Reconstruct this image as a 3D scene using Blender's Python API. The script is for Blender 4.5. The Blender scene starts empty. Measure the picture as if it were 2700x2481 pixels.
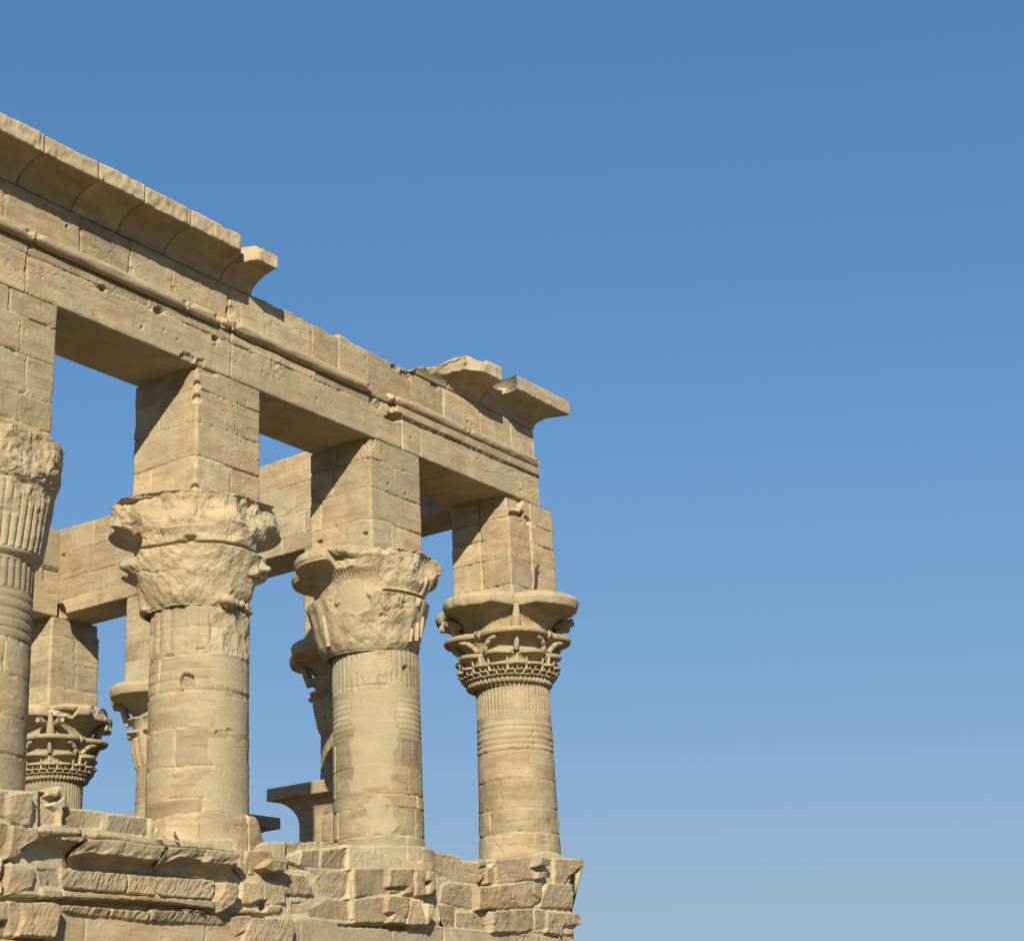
import bpy, math
import numpy as np
from mathutils import Matrix, Vector

# ------------------------------------------------------------------ camera
F_PX, YAW, PITCH, ROLL = 4471.27, 0.97118, 0.34318, -0.04768
CAM = np.array([-19.45566, -19.85825, -11.98658])
W_PX, H_PX = 2700.0, 2481.0
fw = np.array([math.sin(YAW)*math.cos(PITCH), math.cos(YAW)*math.cos(PITCH), math.sin(PITCH)])
_r = np.array([math.cos(YAW), -math.sin(YAW), 0.0]); _u = np.cross(_r, fw)
cr = _r*math.cos(ROLL) + _u*math.sin(ROLL)
cu = -_r*math.sin(ROLL) + _u*math.cos(ROLL)
scene = bpy.context.scene
cd = bpy.data.cameras.new('camera'); cam = bpy.data.objects.new('camera', cd)
scene.collection.objects.link(cam); scene.camera = cam
cd.sensor_fit = 'HORIZONTAL'; cd.sensor_width = 36.0; cd.lens = F_PX/W_PX*36.0
cd.clip_start = 0.1; cd.clip_end = 9000
cam.matrix_world = Matrix(((cr[0], cu[0], -fw[0], CAM[0]), (cr[1], cu[1], -fw[1], CAM[1]),
                           (cr[2], cu[2], -fw[2], CAM[2]), (0, 0, 0, 1)))

# ------------------------------------------------------------------ light
SUN_DIR = np.array([1.38, 1.0, -0.88]); SUN_DIR /= np.linalg.norm(SUN_DIR)   # way the light travels
EL = math.asin(-SUN_DIR[2])
world = bpy.data.worlds.new('World'); scene.world = world; world.use_nodes = True
nt = world.node_tree; nt.nodes.clear()
wo = nt.nodes.new('ShaderNodeOutputWorld'); bg = nt.nodes.new('ShaderNodeBackground')
sky = nt.nodes.new('ShaderNodeTexSky'); sky.sky_type = 'NISHITA'; sky.sun_disc = False
sky.sun_elevation = EL; sky.sun_rotation = math.atan2(-SUN_DIR[0], -SUN_DIR[1])
sky.altitude = 100; sky.air_density = 1.0; sky.dust_density = 0.35; sky.ozone_density = 2.2
bg.inputs['Strength'].default_value = 0.115
# the sky model graded by its own brightness: softer, greyer towards the horizon
_sep = nt.nodes.new('ShaderNodeSeparateColor'); _ra = nt.nodes.new('ShaderNodeValToRGB'); _m = nt.nodes.new('ShaderNodeMath'); _m.operation = 'MULTIPLY'; _m.inputs[1].default_value = .115/1.3
nt.links.new(sky.outputs[0], _sep.inputs[0]); nt.links.new(_sep.outputs[1], _m.inputs[0]); nt.links.new(_m.outputs[0], _ra.inputs[0])
_st = ((.05, (.045, .135, .32)), (.145, (.085, .221, .468)), (.215, (.115, .276, .555)), (.291, (.157, .338, .622)), (.50, (.238, .418, .652)), (.742, (.335, .475, .610)), (1.0, (.41, .50, .58)))
_el = _ra.color_ramp.elements; _el[0].position = _st[0][0]; _el[1].position = 1.0
for _p, _c in _st[1:-1]: _el.new(_p)
EXPO = .61
for _e, (_p, _c) in zip(sorted(_el, key=lambda q: q.position), _st): _e.color = (*[v/2**EXPO for v in _c], 1)
_com = nt.nodes.new('ShaderNodeVectorMath'); _com.operation = 'SCALE'; _com.inputs['Scale'].default_value = 1/.115
nt.links.new(_ra.outputs[0], _com.inputs[0])
nt.links.new(_com.outputs[0], bg.inputs[0]); nt.links.new(bg.outputs[0], wo.inputs[0])
ld = bpy.data.lights.new('sun', 'SUN'); ld.energy = 4.9; ld.angle = math.radians(0.5); ld.color = (1.0, 0.91, 0.77)
sun = bpy.data.objects.new('sun', ld); scene.collection.objects.link(sun)
sun.rotation_euler = Vector(SUN_DIR).to_track_quat('-Z', 'Y').to_euler()
sun.location = (-30, -30, 30)
scene.view_settings.view_transform = 'Standard'; scene.view_settings.look = 'None'
scene.view_settings.exposure = EXPO; scene.view_settings.gamma = 1.0

# ------------------------------------------------------------------ helpers
def unp(px, py, axis, val):
    d = fw + cr*(px - W_PX/2)/F_PX - cu*(py - H_PX/2)/F_PX
    t = (val - CAM[axis])/d[axis]
    return CAM + t*d

def _hash(ix, iy, iz, s):
    h = (ix.astype(np.int64)*374761393 + iy.astype(np.int64)*668265263 + iz.astype(np.int64)*2147483647 + s*1274126177) & 0xFFFFFFFF
    h = ((h ^ (h >> 13))*1274126177) & 0xFFFFFFFF
    h = ((h ^ (h >> 16))*2246822519) & 0xFFFFFFFF
    return ((h ^ (h >> 15)) & 0xFFFFFF)/float(0xFFFFFF)

def vnoise(x, y, z=0.0, s=0):
    x, y, z = np.broadcast_arrays(np.asarray(x, float), np.asarray(y, float), np.asarray(z, float))
    ix, iy, iz = np.floor(x), np.floor(y), np.floor(z)
    fx, fy, fz = x-ix, y-iy, z-iz
    fx, fy, fz = [t*t*t*(t*(t*6-15)+10) for t in (fx, fy, fz)]
    o = 0.0
    for a in (0, 1):
        for b in (0, 1):
            for c in (0, 1):
                w = (fx if a else 1-fx)*(fy if b else 1-fy)*(fz if c else 1-fz)
                o = o + w*_hash(ix+a, iy+b, iz+c, s)
    return o*2-1

def fbm(x, y, z=0.0, s=0, oct=4, g=0.5):
    o = 0.0; a = 1.0; n = 0.0; f = 1.0
    for i in range(oct):
        o = o + a*vnoise(x*f+i*17.3, y*f+i*9.1, np.asarray(z)*f+i*5.7, s+i); n += a; a *= g; f *= 2.03
    return o/n

def facet(x, y, s=0, k=1.0):
    """lower envelope of tilted scoops: a broken-stone surface, roughly -1..1"""
    x, y = np.broadcast_arrays(np.asarray(x, float), np.asarray(y, float))
    ix, iy = np.floor(x), np.floor(y); best = np.full(x.shape, 9.0); z0 = np.zeros_like(x)
    for a in (-1, 0, 1):
        for b in (-1, 0, 1):
            cx, cy = ix+a, iy+b
            px_ = cx+_hash(cx, cy, z0, s); py_ = cy+_hash(cx, cy, z0, s+1)
            gx = _hash(cx, cy, z0, s+2)*2-1; gy = _hash(cx, cy, z0, s+3)*2-1
            dx, dy = x-px_, y-py_
            v = (_hash(cx, cy, z0, s+4)-.5)*.9 + gx*dx + gy*dy + k*(dx*dx+dy*dy)
            best = np.minimum(best, v)
    return np.clip(best, -1.5, 1.5)

def sstep(a, b, x):
    t = np.clip((x-a)/(b-a), 0, 1); return t*t*(3-2*t)

def courses_eval(u, v, courses, seed=0, warp=.012):
    """distance to the nearest joint and a random id of the block. courses: (v0, v1, [u joints])"""
    uw = u + warp*fbm(u*5, v*5, 0, seed+50, 2); vw = v + warp*fbm(u*5, v*5, 3, seed+60, 2)
    d = np.full(u.shape, 9.0); idn = np.zeros(u.shape)
    for ci, (v0, v1, js) in enumerate(courses):
        m = (vw >= v0) & (vw < v1)
        dd = np.minimum(abs(vw-v0), abs(vw-v1)); k = np.zeros(u.shape)
        for j in js:
            dd = np.minimum(dd, abs(uw-j)); k = k + (uw > j)
        d = np.where(m, dd, d); idn = np.where(m, ci*31+k, idn)
    rid = _hash(idn, np.full(u.shape, seed+3.0), np.zeros(u.shape), 5)
    return d, rid, idn

def stone(u, v, courses, seed=0, jd=.05, jw=.018, off=.018, rough=.005, mortar=.5, chips=.02):
    """height and colour (tone, cement, mortar, rust) of a dressed masonry face"""
    d, rid, idn = courses_eval(u, v, courses, seed)
    jn = .22 + .78*sstep(-.35, .35, vnoise(u*1.7, v*1.7, 1, seed+9))
    h = -jd*jn*np.clip(1-d/jw, 0, 1)**.7
    h = h + (rid-.5)*off
    n = fbm(u*2.5, v*4, rid*9, seed+20, 5, .55)
    h = h + rough*n*2
    cm = sstep(.18, .5, fbm(u*6, v*6, rid*4, seed+30, 3)) * np.clip(1-d/.07, 0, 1)
    h = h - chips*cm
    pit = sstep(.70, .82, vnoise(u*13, v*13, 2, seed+33))*sstep(.2, .5, vnoise(u*1.2, v*1.2, 5, seed+34))
    h = h - .008*pit*(vnoise(u*3, v*3, 4, seed+35) > 0)
    mm = mortar*np.clip(1-d/.022, 0, 1)*sstep(-.1, .25, vnoise(u*1.1, v*1.1, 7, seed+40))
    ck = np.clip(1-abs(fbm(u*.9, v*2.2, rid*7, seed+95, 5))/.010, 0, 1)*sstep(.12, .3, vnoise(u*.8, v*.8, 9, seed+96))
    h = h - .022*ck
    sp_ = sstep(.30, .42, fbm(u*2.2, v*3.0, rid*2, seed+97, 5, .6)); h = h - .007*sp_      # shallow spalls
    col = np.zeros(u.shape+(4,))
    col[..., 0] = (rid-.5)*1.1 + .2*n - .35*np.clip(1-d/.014, 0, 1)*jn*(mm < .25)  # tone also darkens the joint grooves: dirt plus recess shade put into the colour
    col[..., 1] = sstep(.12, .22, fbm(u*.9, v*.9, rid*3, seed+70, 3))*(_hash(idn, idn*0, idn*0, seed+8) > .72)*.7
    col[..., 2] = mm + .35*cm + .12*sp_
    col[..., 3] = sstep(.1, .5, fbm(u*.8, v*3.2, rid*5, seed+80, 4))*.6
    return h, col

MATS = {}
root = bpy.data.objects.new('stone_kiosk', None); scene.collection.objects.link(root)
root.location = (0, 0, 0)
root['label'] = 'roofless ancient sandstone kiosk with carved columns carrying heavy stone beams'
root['category'] = 'ruined temple'

def mesh_obj(name, verts, faces4, col=None, mat='sand', parent=root, smooth=True, tris=None, label=None):
    verts = np.asarray(verts, np.float32).reshape(-1, 3)
    faces4 = np.asarray(faces4, np.int32).reshape(-1, 4)
    tris = np.zeros((0, 3), np.int32) if tris is None else np.asarray(tris, np.int32).reshape(-1, 3)
    me = bpy.data.meshes.new(name)
    nl = faces4.size + tris.size; nf = len(faces4)+len(tris)
    me.vertices.add(len(verts)); me.vertices.foreach_set('co', verts.ravel())
    me.loops.add(nl); me.polygons.add(nf)
    me.loops.foreach_set('vertex_index', np.concatenate([faces4.ravel(), tris.ravel()]))
    st = np.concatenate([np.arange(len(faces4))*4, faces4.size+np.arange(len(tris))*3]).astype(np.int32)
    me.polygons.foreach_set('loop_start', st)
    me.polygons.foreach_set('use_smooth', np.full(nf, smooth))
    me.update(calc_edges=True); me.validate()
    if col is not None:
        a = me.color_attributes.new('surf', 'FLOAT_COLOR', 'POINT')
        a.data.foreach_set('color', np.asarray(col, np.float32).ravel())
    me.materials.append(MATS[mat] if isinstance(mat, str) else mat)
    o = bpy.data.objects.new(name, me); scene.collection.objects.link(o); o.parent = parent
    if label: o['label'] = label
    return o

def grid_faces(nu, nv, wu=False, wv=False, base=0):
    iu = np.arange(nu if wu else nu-1); iv = np.arange(nv if wv else nv-1)
    A, B = np.meshgrid(iu, iv, indexing='ij'); A2, B2 = (A+1) % nu, (B+1) % nv
    return base + np.stack([A*nv+B, A2*nv+B, A2*nv+B2, A*nv+B2], -1).reshape(-1, 4)

class Bag:
    """collects several grids into one mesh"""
    def __init__(s): s.v = []; s.f = []; s.t = []; s.c = []; s.n = 0
    def grid(s, P, col=None, wu=False, wv=False, cap=False, flip=False):
        nu, nv = P.shape[:2]; f = grid_faces(nu, nv, wu, wv, s.n)
        if flip: f = f[:, ::-1]
        s.v.append(P.reshape(-1, 3)); s.f.append(f)
        if col is None: col = np.zeros((nu, nv, 4))
        s.c.append(np.broadcast_to(col, (nu, nv, 4)).reshape(-1, 4).copy())
        b = s.n; s.n += nu*nv
        if cap:      # ends of the u direction, v is wrapped
            for e in (0, nu-1):
                c = P[e].mean(0); s.v.append(c[None]); s.c.append(s.c[-1][:1]*0 if False else np.zeros((1, 4)))
                k = np.arange(nv); k2 = (k+1) % nv
                t = np.stack([b+e*nv+k, b+e*nv+k2, np.full(nv, s.n)], -1)
                if (e == 0) != flip: t = t[:, ::-1]
                s.t.append(t); s.n += 1
        return s
    def obj(s, name, mat='sand', parent=root, smooth=True, label=None):
        t = np.concatenate(s.t) if s.t else None
        return mesh_obj(name, np.concatenate(s.v), np.concatenate(s.f), np.concatenate(s.c), mat, parent, smooth, t, label)

def loft_x(xs, prof_y, prof_z):
    """closed cross-section (nx, m) swept along x"""
    P = np.empty(prof_y.shape+(3,)); P[..., 0] = xs[:, None]; P[..., 1] = prof_y; P[..., 2] = prof_z
    return P

def box_grid(x0, x1, y0, y1, z0, z1, courses, seed, step=.0145, er=.02, sides=None, **kw):
    """masonry block: rings of a rectangle stacked in z with displaced faces; u runs left side, front, right, back"""
    lx, ly = x1-x0, y1-y0
    nx, ny = max(2, int(lx/step)), max(2, int(ly/step))
    pts = []; nr = []; uu = []
    for i in range(ny): pts.append((x0, y1-ly*i/ny)); nr.append((-1, 0)); uu.append(ly*i/ny)
    for i in range(nx): pts.append((x0+lx*i/nx, y0)); nr.append((0, -1)); uu.append(ly+lx*i/nx)
    for i in range(ny): pts.append((x1, y0+ly*i/ny)); nr.append((1, 0)); uu.append(ly+lx+ly*i/ny)
    for i in range(nx): pts.append((x1-lx*i/nx, y1)); nr.append((0, 1)); uu.append(2*ly+lx+lx*i/nx)
    pts = np.array(pts, float); nr = np.array(nr, float); uu = np.array(uu)
    m = len(pts)
    for c in (0, ny, ny+nx, 2*ny+nx): nr[c] = nr[c]+nr[c-1]
    nz = max(2, int((z1-z0)/step)); zz = np.linspace(z0, z1, nz+1)
    U, Z = np.meshgrid(uu, zz, indexing='xy')         # (nz+1, m)
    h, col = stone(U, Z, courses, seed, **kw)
    # worn arrises
    ce = np.array([0, ly, ly+lx, 2*ly+lx, 2*ly+2*lx])
    dc = np.min(abs(U[..., None]-ce), -1)
    er_n = er*(.6+1.6*np.clip(fbm(Z*3, U*0+np.round(U), 0, seed+7, 4)+.15, 0, 1))
    h = h - er_n*np.clip(1-dc/.07, 0, 1)**2
    col[..., 2] += .5*np.clip(1-dc/.05, 0, 1)*sstep(-.1, .3, vnoise(Z*2, U*0, 3, seed))
    P = np.empty(U.shape+(3,))
    P[..., 0] = pts[None, :, 0] + nr[None, :, 0]*h
    P[..., 1] = pts[None, :, 1] + nr[None, :, 1]*h
    P[..., 2] = Z
    return P, col, U, Z, nr

# ------------------------------------------------------------------ materials
def sandstone(name, bump=.5, sat=1.0):
    m = bpy.data.materials.new(name); m.use_nodes = True; N = m.node_tree; N.nodes.clear(); L = N.links.new
    out = N.nodes.new('ShaderNodeOutputMaterial'); b = N.nodes.new('ShaderNodeBsdfPrincipled')
    b.inputs['Roughness'].default_value = .92; b.inputs['Specular IOR Level'].default_value = .15
    L(b.outputs[0], out.inputs[0])
    tc = N.nodes.new('ShaderNodeTexCoord'); at = N.nodes.new('ShaderNodeAttribute'); at.attribute_name = 'surf'
    sp = N.nodes.new('ShaderNodeSeparateColor'); L(at.outputs['Color'], sp.inputs[0])
    def noise(scale, detail=6, rough=.6, vec=None, dist=0):
        n = N.nodes.new('ShaderNodeTexNoise'); n.inputs['Scale'].default_value = scale
        n.inputs['Detail'].default_value = detail; n.inputs['Roughness'].default_value = rough; n.inputs['Distortion'].default_value = dist
        L(vec if vec else tc.outputs['Object'], n.inputs['Vector']); return n.outputs['Fac']
    def mapping(s, r=(0, 0, 0)):
        mp = N.nodes.new('ShaderNodeMapping'); mp.inputs['Scale'].default_value = s; mp.inputs['Rotation'].default_value = r
        L(tc.outputs['Object'], mp.inputs['Vector']); return mp.outputs[0]
    def ramp(fac, stops):
        r = N.nodes.new('ShaderNodeValToRGB'); e = r.color_ramp.elements
        e[0].position, e[0].color = stops[0][0], (*stops[0][1], 1); e[1].position, e[1].color = stops[-1][0], (*stops[-1][1], 1)
        for p, c in stops[1:-1]: k = e.new(p); k.color = (*c, 1)
        L(fac, r.inputs[0]); return r.outputs[0]
    def mixc(fac, a, c, mode='MIX'):
        n = N.nodes.new('ShaderNodeMix'); n.data_type = 'RGBA'; n.blend_type = mode
        for k, vv in ((0, fac), (6, a), (7, c)):
            if isinstance(vv, (int, float)): n.inputs[k].default_value = vv
            elif isinstance(vv, tuple): n.inputs[k].default_value = (*vv, 1)
            else: L(vv, n.inputs[k])
        return n.outputs[2]
    def math_(op, a, c=0.0, clamp=False):
        n = N.nodes.new('ShaderNodeMath'); n.operation = op; n.use_clamp = clamp
        for k, vv in ((0, a), (1, c)):
            if isinstance(vv, (int, float)): n.inputs[k].default_value = vv
            else: L(vv, n.inputs[k])
        return n.outputs[0]
    big = noise(.55, 3, .55); mid = noise(2.3, 7, .65)
    bed = noise(1.0, 6, .62, mapping((1.1, 1.1, 7.5), (.06, .04, 0)), .6)
    fine = noise(38, 5, .7)
    base = ramp(mid, [(.28, (0.264, 0.208, 0.121)), (.5, (0.344, 0.28, 0.168)), (.72, (0.413, 0.346, 0.22))])
    base = mixc(ramp(big, [(.42, (0, 0, 0)), (.62, (1, 1, 1))]), base, mixc(1.0, base, (1.06, .97, .88), 'MULTIPLY'))
    base = mixc(math_('MULTIPLY', ramp(bed, [(.48, (0, 0, 0)), (.64, (1, 1, 1))]), .46), base, (0.191, 0.134, 0.07))
    # rusty banded blocks
    base = mixc(math_('MULTIPLY', at.outputs['Alpha'], math_('MULTIPLY', ramp(bed, [(.3, (0, 0, 0)), (.6, (1, 1, 1))]), .75), True), base, (0.285, 0.178, 0.112))
    # per block tone
    tone = math_('ADD', math_('MULTIPLY', sp.outputs[0], .33), 1.0)
    tn = N.nodes.new('ShaderNodeCombineColor')
    for k in range(3): L(tone, tn.inputs[k])
    base = mixc(1.0, base, tn.outputs[0], 'MULTIPLY')
    # cement repair
    cem = ramp(noise(3, 5, .6), [(.3, (0.298, 0.249, 0.144)), (.7, (0.36, 0.302, 0.18))])
    base = mixc(math_('MULTIPLY', sp.outputs[1], .62, True), base, cem)
    # old weathering: greyish-green bloom and thin water streaks
    bl = ramp(noise(.9, 6, .62, None, .4), [(.50, (0, 0, 0)), (.66, (1, 1, 1))])
    base = mixc(math_('MULTIPLY', bl, .45), base, (0.272, 0.249, 0.164))
    stv = ramp(noise(1.0, 5, .7, mapping((5.0, 5.0, .45)), .3), [(.56, (0, 0, 0)), (.72, (1, 1, 1))])
    base = mixc(math_('MULTIPLY', stv, .22), base, (0.168, 0.126, 0.069))
    # pale mortar and freshly broken stone
    base = mixc(math_('MULTIPLY', sp.outputs[2], .75, True), base, (0.474, 0.39, 0.237))
    # dark pits and grime specks
    sp1 = ramp(noise(9, 4, .75, mapping((1, 1, 1.6))), [(.66, (0, 0, 0)), (.78, (1, 1, 1))])
    base = mixc(math_('MULTIPLY', sp1, .35), base, (0.122, 0.088, 0.046))
    base = mixc(math_('MULTIPLY', ramp(fine, [(.35, (1, 1, 1)), (.55, (0, 0, 0))]), .14), base, (0.153, 0.111, 0.061))
    L(base, b.inputs['Base Color'])
    bp = N.nodes.new('ShaderNodeBump'); bp.inputs['Strength'].default_value = bump; bp.inputs['Distance'].default_value = .035
    hh = math_('ADD', math_('MULTIPLY', noise(16, 6, .7), .7), math_('MULTIPLY', noise(70, 4, .7), .25))
    hh = math_('ADD', hh, math_('MULTIPLY', bed, .5))
    L(hh, bp.inputs['Height']); L(bp.outputs[0], b.inputs['Normal'])
    MATS[name] = m; return m
sandstone('sand', .55)
def plain(name, c, rough=.7, metal=0.0, noise_amt=.2, scale=30):
    m = bpy.data.materials.new(name); m.use_nodes = True; N = m.node_tree
    b = N.nodes['Principled BSDF']; b.inputs['Roughness'].default_value = rough; b.inputs['Metallic'].default_value = metal
    n = N.nodes.new('ShaderNodeTexNoise'); n.inputs['Scale'].default_value = scale; n.inputs['Detail'].default_value = 5
    r = N.nodes.new('ShaderNodeValToRGB'); r.color_ramp.elements[0].color = (*[v*(1-noise_amt) for v in c], 1)
    r.color_ramp.elements[1].color = (*[min(1, v*(1+noise_amt)) for v in c], 1); r.color_ramp.elements[0].position = .3; r.color_ramp.elements[1].position = .7
    t = N.nodes.new('ShaderNodeTexCoord'); N.links.new(t.outputs['Object'], n.inputs['Vector'])
    N.links.new(n.outputs['Fac'], r.inputs[0]); N.links.new(r.outputs[0], b.inputs['Base Color'])
    MATS[name] = m
plain('desert', (.17, .135, .09), .95, 0, .2, .4)
plain('iron', (.04, .026, .018), .8, .2, .3, 40)
plain('feather', (.045, .036, .028), .8, 0, .35, 60)
plain('wingc', (.09, .07, .06), .8, 0, .3, 60)
plain('horn', (.25, .08, .05), .6, 0, .2, 60)

# ------------------------------------------------------------------ ground
gx = np.linspace(-1, 1, 61); gx = np.sign(gx)*abs(gx)**4*4000
GX, GY = np.meshgrid(gx, gx, indexing='ij')
GP = np.stack([GX, GY, -13.6 + .06*fbm(GX*.3, GY*.3, 0, 3, 3)*(abs(GX) < 60)], -1)
g = Bag().grid(GP, flip=False).obj('ground', 'desert', None); g['kind'] = 'structure'

# ------------------------------------------------------------------ dimensions
S = 4.7; XD = 9.3825; WP = 1.5954; DP = 1.5678
YG, YF, YE = 5.778-DP, 11.987-DP, 14.66
FRONT = {'X': -2*S, 'A': -S, 'B': 0.0, 'C': S, 'D': XD}

# ------------------------------------------------------------------ entablature, front
def blank(shape): return np.zeros(shape+(4,))

def xsample(x0, x1, step):
    a = max(x0, min(-5.2, x1)); coarse = np.arange(x0, a, .10) if a > x0 else np.zeros(0)
    return np.concatenate([coarse, np.linspace(a, x1, int((x1-a)/step)+2)])
def wall_face_x(x0, x1, z0, z1, yf, courses, seed, step=.02, top=None, extra=None, back=1.25, right=None, **kw):
    """masonry slab facing -y with a displaced front, plain back, uneven top"""
    nz = int((z1-z0)/step); xs = xsample(x0, x1, step); nx = len(xs)-1; t = np.linspace(0, 1, nz+1)
    zt = np.full(nx+1, z1) if top is None else top(xs)
    X, T = np.meshgrid(xs, t, indexing='ij'); Z = z0 + (zt[:, None]-z0)*T
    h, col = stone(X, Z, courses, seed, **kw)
    if extra: h, col = extra(X, Z, h, col)
    # round off the edges a little
    h = h - .03*np.clip(1-(zt[:, None]-Z)/.05, 0, 1)**2 - .02*np.clip(1-(Z-z0)/.04, 0, 1)**2*(1+fbm(X*6, X*0, 0, seed+2, 3))
    P = np.stack([X, yf-h, Z], -1)
    # top strip and back and bottom: continue the ring in the z direction
    nb = 8
    yb = np.linspace(0, 1, nb+1)[1:]
    topr = np.stack([np.repeat(xs[:, None], nb, 1), P[:, -1, 1][:, None]*(1-yb)+(yf+back)*yb,
                     zt[:, None]-.0 + .015*fbm(xs[:, None]*8, yb[None]*9+0*xs[:, None], 0, seed+4, 3)], -1)
    bk = np.stack([xs, np.full(nx+1, yf+back), np.full(nx+1, z0)], -1)[:, None]
    mid = np.stack([xs, np.full(nx+1, yf+back*.5), np.full(nx+1, z0)], -1)[:, None]
    R = np.concatenate([P, topr, bk, mid], 1)
    C = np.zeros(R.shape[:2]+(4,)); C[:, :col.shape[1]] = col; C[:, col.shape[1]:] = [0, 0, .1, .1]
    return R, C

XA = -2*S-.05     # left end of what is built
ARCH_END = 10.60
lowj = [-8.6, -3.78, .83, 5.72, 6.32, 10.08]
upj = [-6.6, -3.75, -1.2, .82, 3.1, 5.1, 7.96, 9.4]
def holes(lst):
    def f(X, Z, h, col):
        for (cx, cz, rx, rz, dp) in lst:
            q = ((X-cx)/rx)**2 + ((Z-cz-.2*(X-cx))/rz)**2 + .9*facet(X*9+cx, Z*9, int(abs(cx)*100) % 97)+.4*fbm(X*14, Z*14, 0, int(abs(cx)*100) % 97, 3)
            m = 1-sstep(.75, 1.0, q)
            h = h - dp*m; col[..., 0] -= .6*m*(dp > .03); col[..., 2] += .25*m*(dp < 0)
        return h, col
    return f
def arch_extra(X, Z, h, col):
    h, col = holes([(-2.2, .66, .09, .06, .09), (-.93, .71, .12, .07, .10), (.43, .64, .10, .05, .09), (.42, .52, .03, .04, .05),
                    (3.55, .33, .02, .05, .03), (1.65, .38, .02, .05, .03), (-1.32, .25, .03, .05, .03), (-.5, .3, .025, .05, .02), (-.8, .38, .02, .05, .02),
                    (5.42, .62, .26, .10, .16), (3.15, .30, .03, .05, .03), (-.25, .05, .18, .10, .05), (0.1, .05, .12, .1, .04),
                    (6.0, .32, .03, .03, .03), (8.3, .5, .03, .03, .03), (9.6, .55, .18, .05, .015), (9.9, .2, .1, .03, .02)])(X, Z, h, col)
    # a patch of weathered carving
    q = ((X-1.95)/.32)**2+((Z-.52)/.22)**2; m = 1-sstep(.5, 1.2, q)
    h = h + m*.03*fbm(X*11, Z*11, 0, 77, 3)
    # wandering bedding cracks
    for cz, a, b, s in ((.50, -4.2, -.9, 1), (.30, -.2, .8, 2), (.36, 6.4, 9.9, 3), (.84, -3.4, .2, 4), (.60, -2.2, -1.0, 5)):
        yc = cz + .10*fbm(X*1.3, X*0, 0, 90+s, 4); w = sstep(a, a+.3, X)*(1-sstep(b-.3, b, X))
        h = h - .014*w*np.clip(1-abs(Z-yc)/.012, 0, 1); col[..., 0] -= .5*w*np.clip(1-abs(Z-yc)/.012, 0, 1)
    # rusty stone over the first opening
    w = sstep(-4.3, -4.1, X)*(1-sstep(-1.5, -.6, X))*sstep(.25, .4, Z)*(1-sstep(.60, .68, Z)); col[..., 3] = np.maximum(col[..., 3], w*(.6+.6*fbm(X*2, Z*8, 0, 3, 3)))
    # strip under the moulding stands forward east of the break
    m = (X > 5.5)*sstep(.69, .71, Z); h = h + .07*m; col[..., 3] = np.maximum(col[..., 3], .55*m); col[..., 0] -= .15*m
    m = sstep(4.70, 4.76, X)*(1-sstep(5.40, 5.46, X))*sstep(.62, .72, Z); h = h - .05*m*(1+.8*fbm(X*9, Z*9, 0, 5, 3)); col[..., 2] += .2*m
    # cement pads
    for a, b, c, d in ((.84, 1.25, .02, .60), (-4.2, -3.9, .55, .95), (-3.85, -3.55, -.1, .35), (8.2, 9.8, .25, .55), (1.2, 4.4, .25, .62), (5.75, 7.2, .3, .6)):
        q = sstep(a-.05, a+.05, X+.1*fbm(Z*4, Z*0, 0, 7, 3))*(1-sstep(b-.05, b+.05, X))*sstep(c, c+.05, Z+.08*fbm(X*4, X*0, 0, 8, 3))*(1-sstep(d-.05, d, Z))
        col[..., 1] = np.maximum(col[..., 1], .55*q)
    return h, col
# ring path: front face z0->z1 handled by wall_face_x
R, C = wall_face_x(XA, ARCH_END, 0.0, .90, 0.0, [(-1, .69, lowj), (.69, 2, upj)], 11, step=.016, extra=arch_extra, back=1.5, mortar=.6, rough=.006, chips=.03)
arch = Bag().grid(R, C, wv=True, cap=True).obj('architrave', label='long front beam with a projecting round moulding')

frj = [-8.2, -6.9, -5.6, -4.26, -2.71, -1.61, -.63, .78, 3.02, 3.80, 4.66, 6.07, 7.15, 8.46, 9.62]
def fr_top(xs):
    z = 1.83 + .03*fbm(xs*9, xs*0, 0, 31, 4)
    step = np.zeros_like(xs)
    for a, b, s0, s1 in ((1.33, 2.27, .02, .02), (2.27, 3.02, .06, .0), (3.02, 3.8, .04, .0), (3.8, 4.66, .07, .0), (4.66, 5.3, .05, -.02), (5.3, 6.05, .02, .0)):
        m = (xs >= a) & (xs < b); step[m] = s0+(s1-s0)*((xs[m]-a)/(b-a))
    z = z + step
    m = (xs < 1.31) | (xs > 6.1); z[m] = 1.815
    return z
def fr_extra(X, Z, h, col):
    w = sstep(4.66, 4.7, X)*(1-sstep(6.0, 6.07, X)); col[..., 3] = np.maximum(col[..., 3], .8*w)
    h, col = holes([(-3.0, 1.5, .025, .03, .04), (7.4, 1.5, .03, .02, .03), (7.5, 1.47, .02, .02, .03), (8.0, 1.27, .03, .03, .04), (1.7, 1.6, .03, .03, .03),
                    (.82, 1.33, .12, .1, .03), (-1.57, 1.2, .07, .1, .03), (-.6, 1.2, .07, .13, .03), (5.9, 1.7, .18, .10, .05), (5.6, 1.77, .15, .07, .06), (6.9, 1.76, .12, .09, .04)])(X, Z, h, col)
    m = (X > .72)*(X < 1.1)*(Z < 1.6); h = h - .012*m; col[..., 2] += .15*m
    return h, col
R, C = wall_face_x(XA, 10.52, .903, 2.0, 0.012, [(-1, 3, frj)], 12, step=.016, top=fr_top, extra=fr_extra, back=1.3, mortar=.8, rough=.005)
frieze = Bag().grid(R, C, wv=True, cap=True).obj('frieze', parent=arch)

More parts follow.
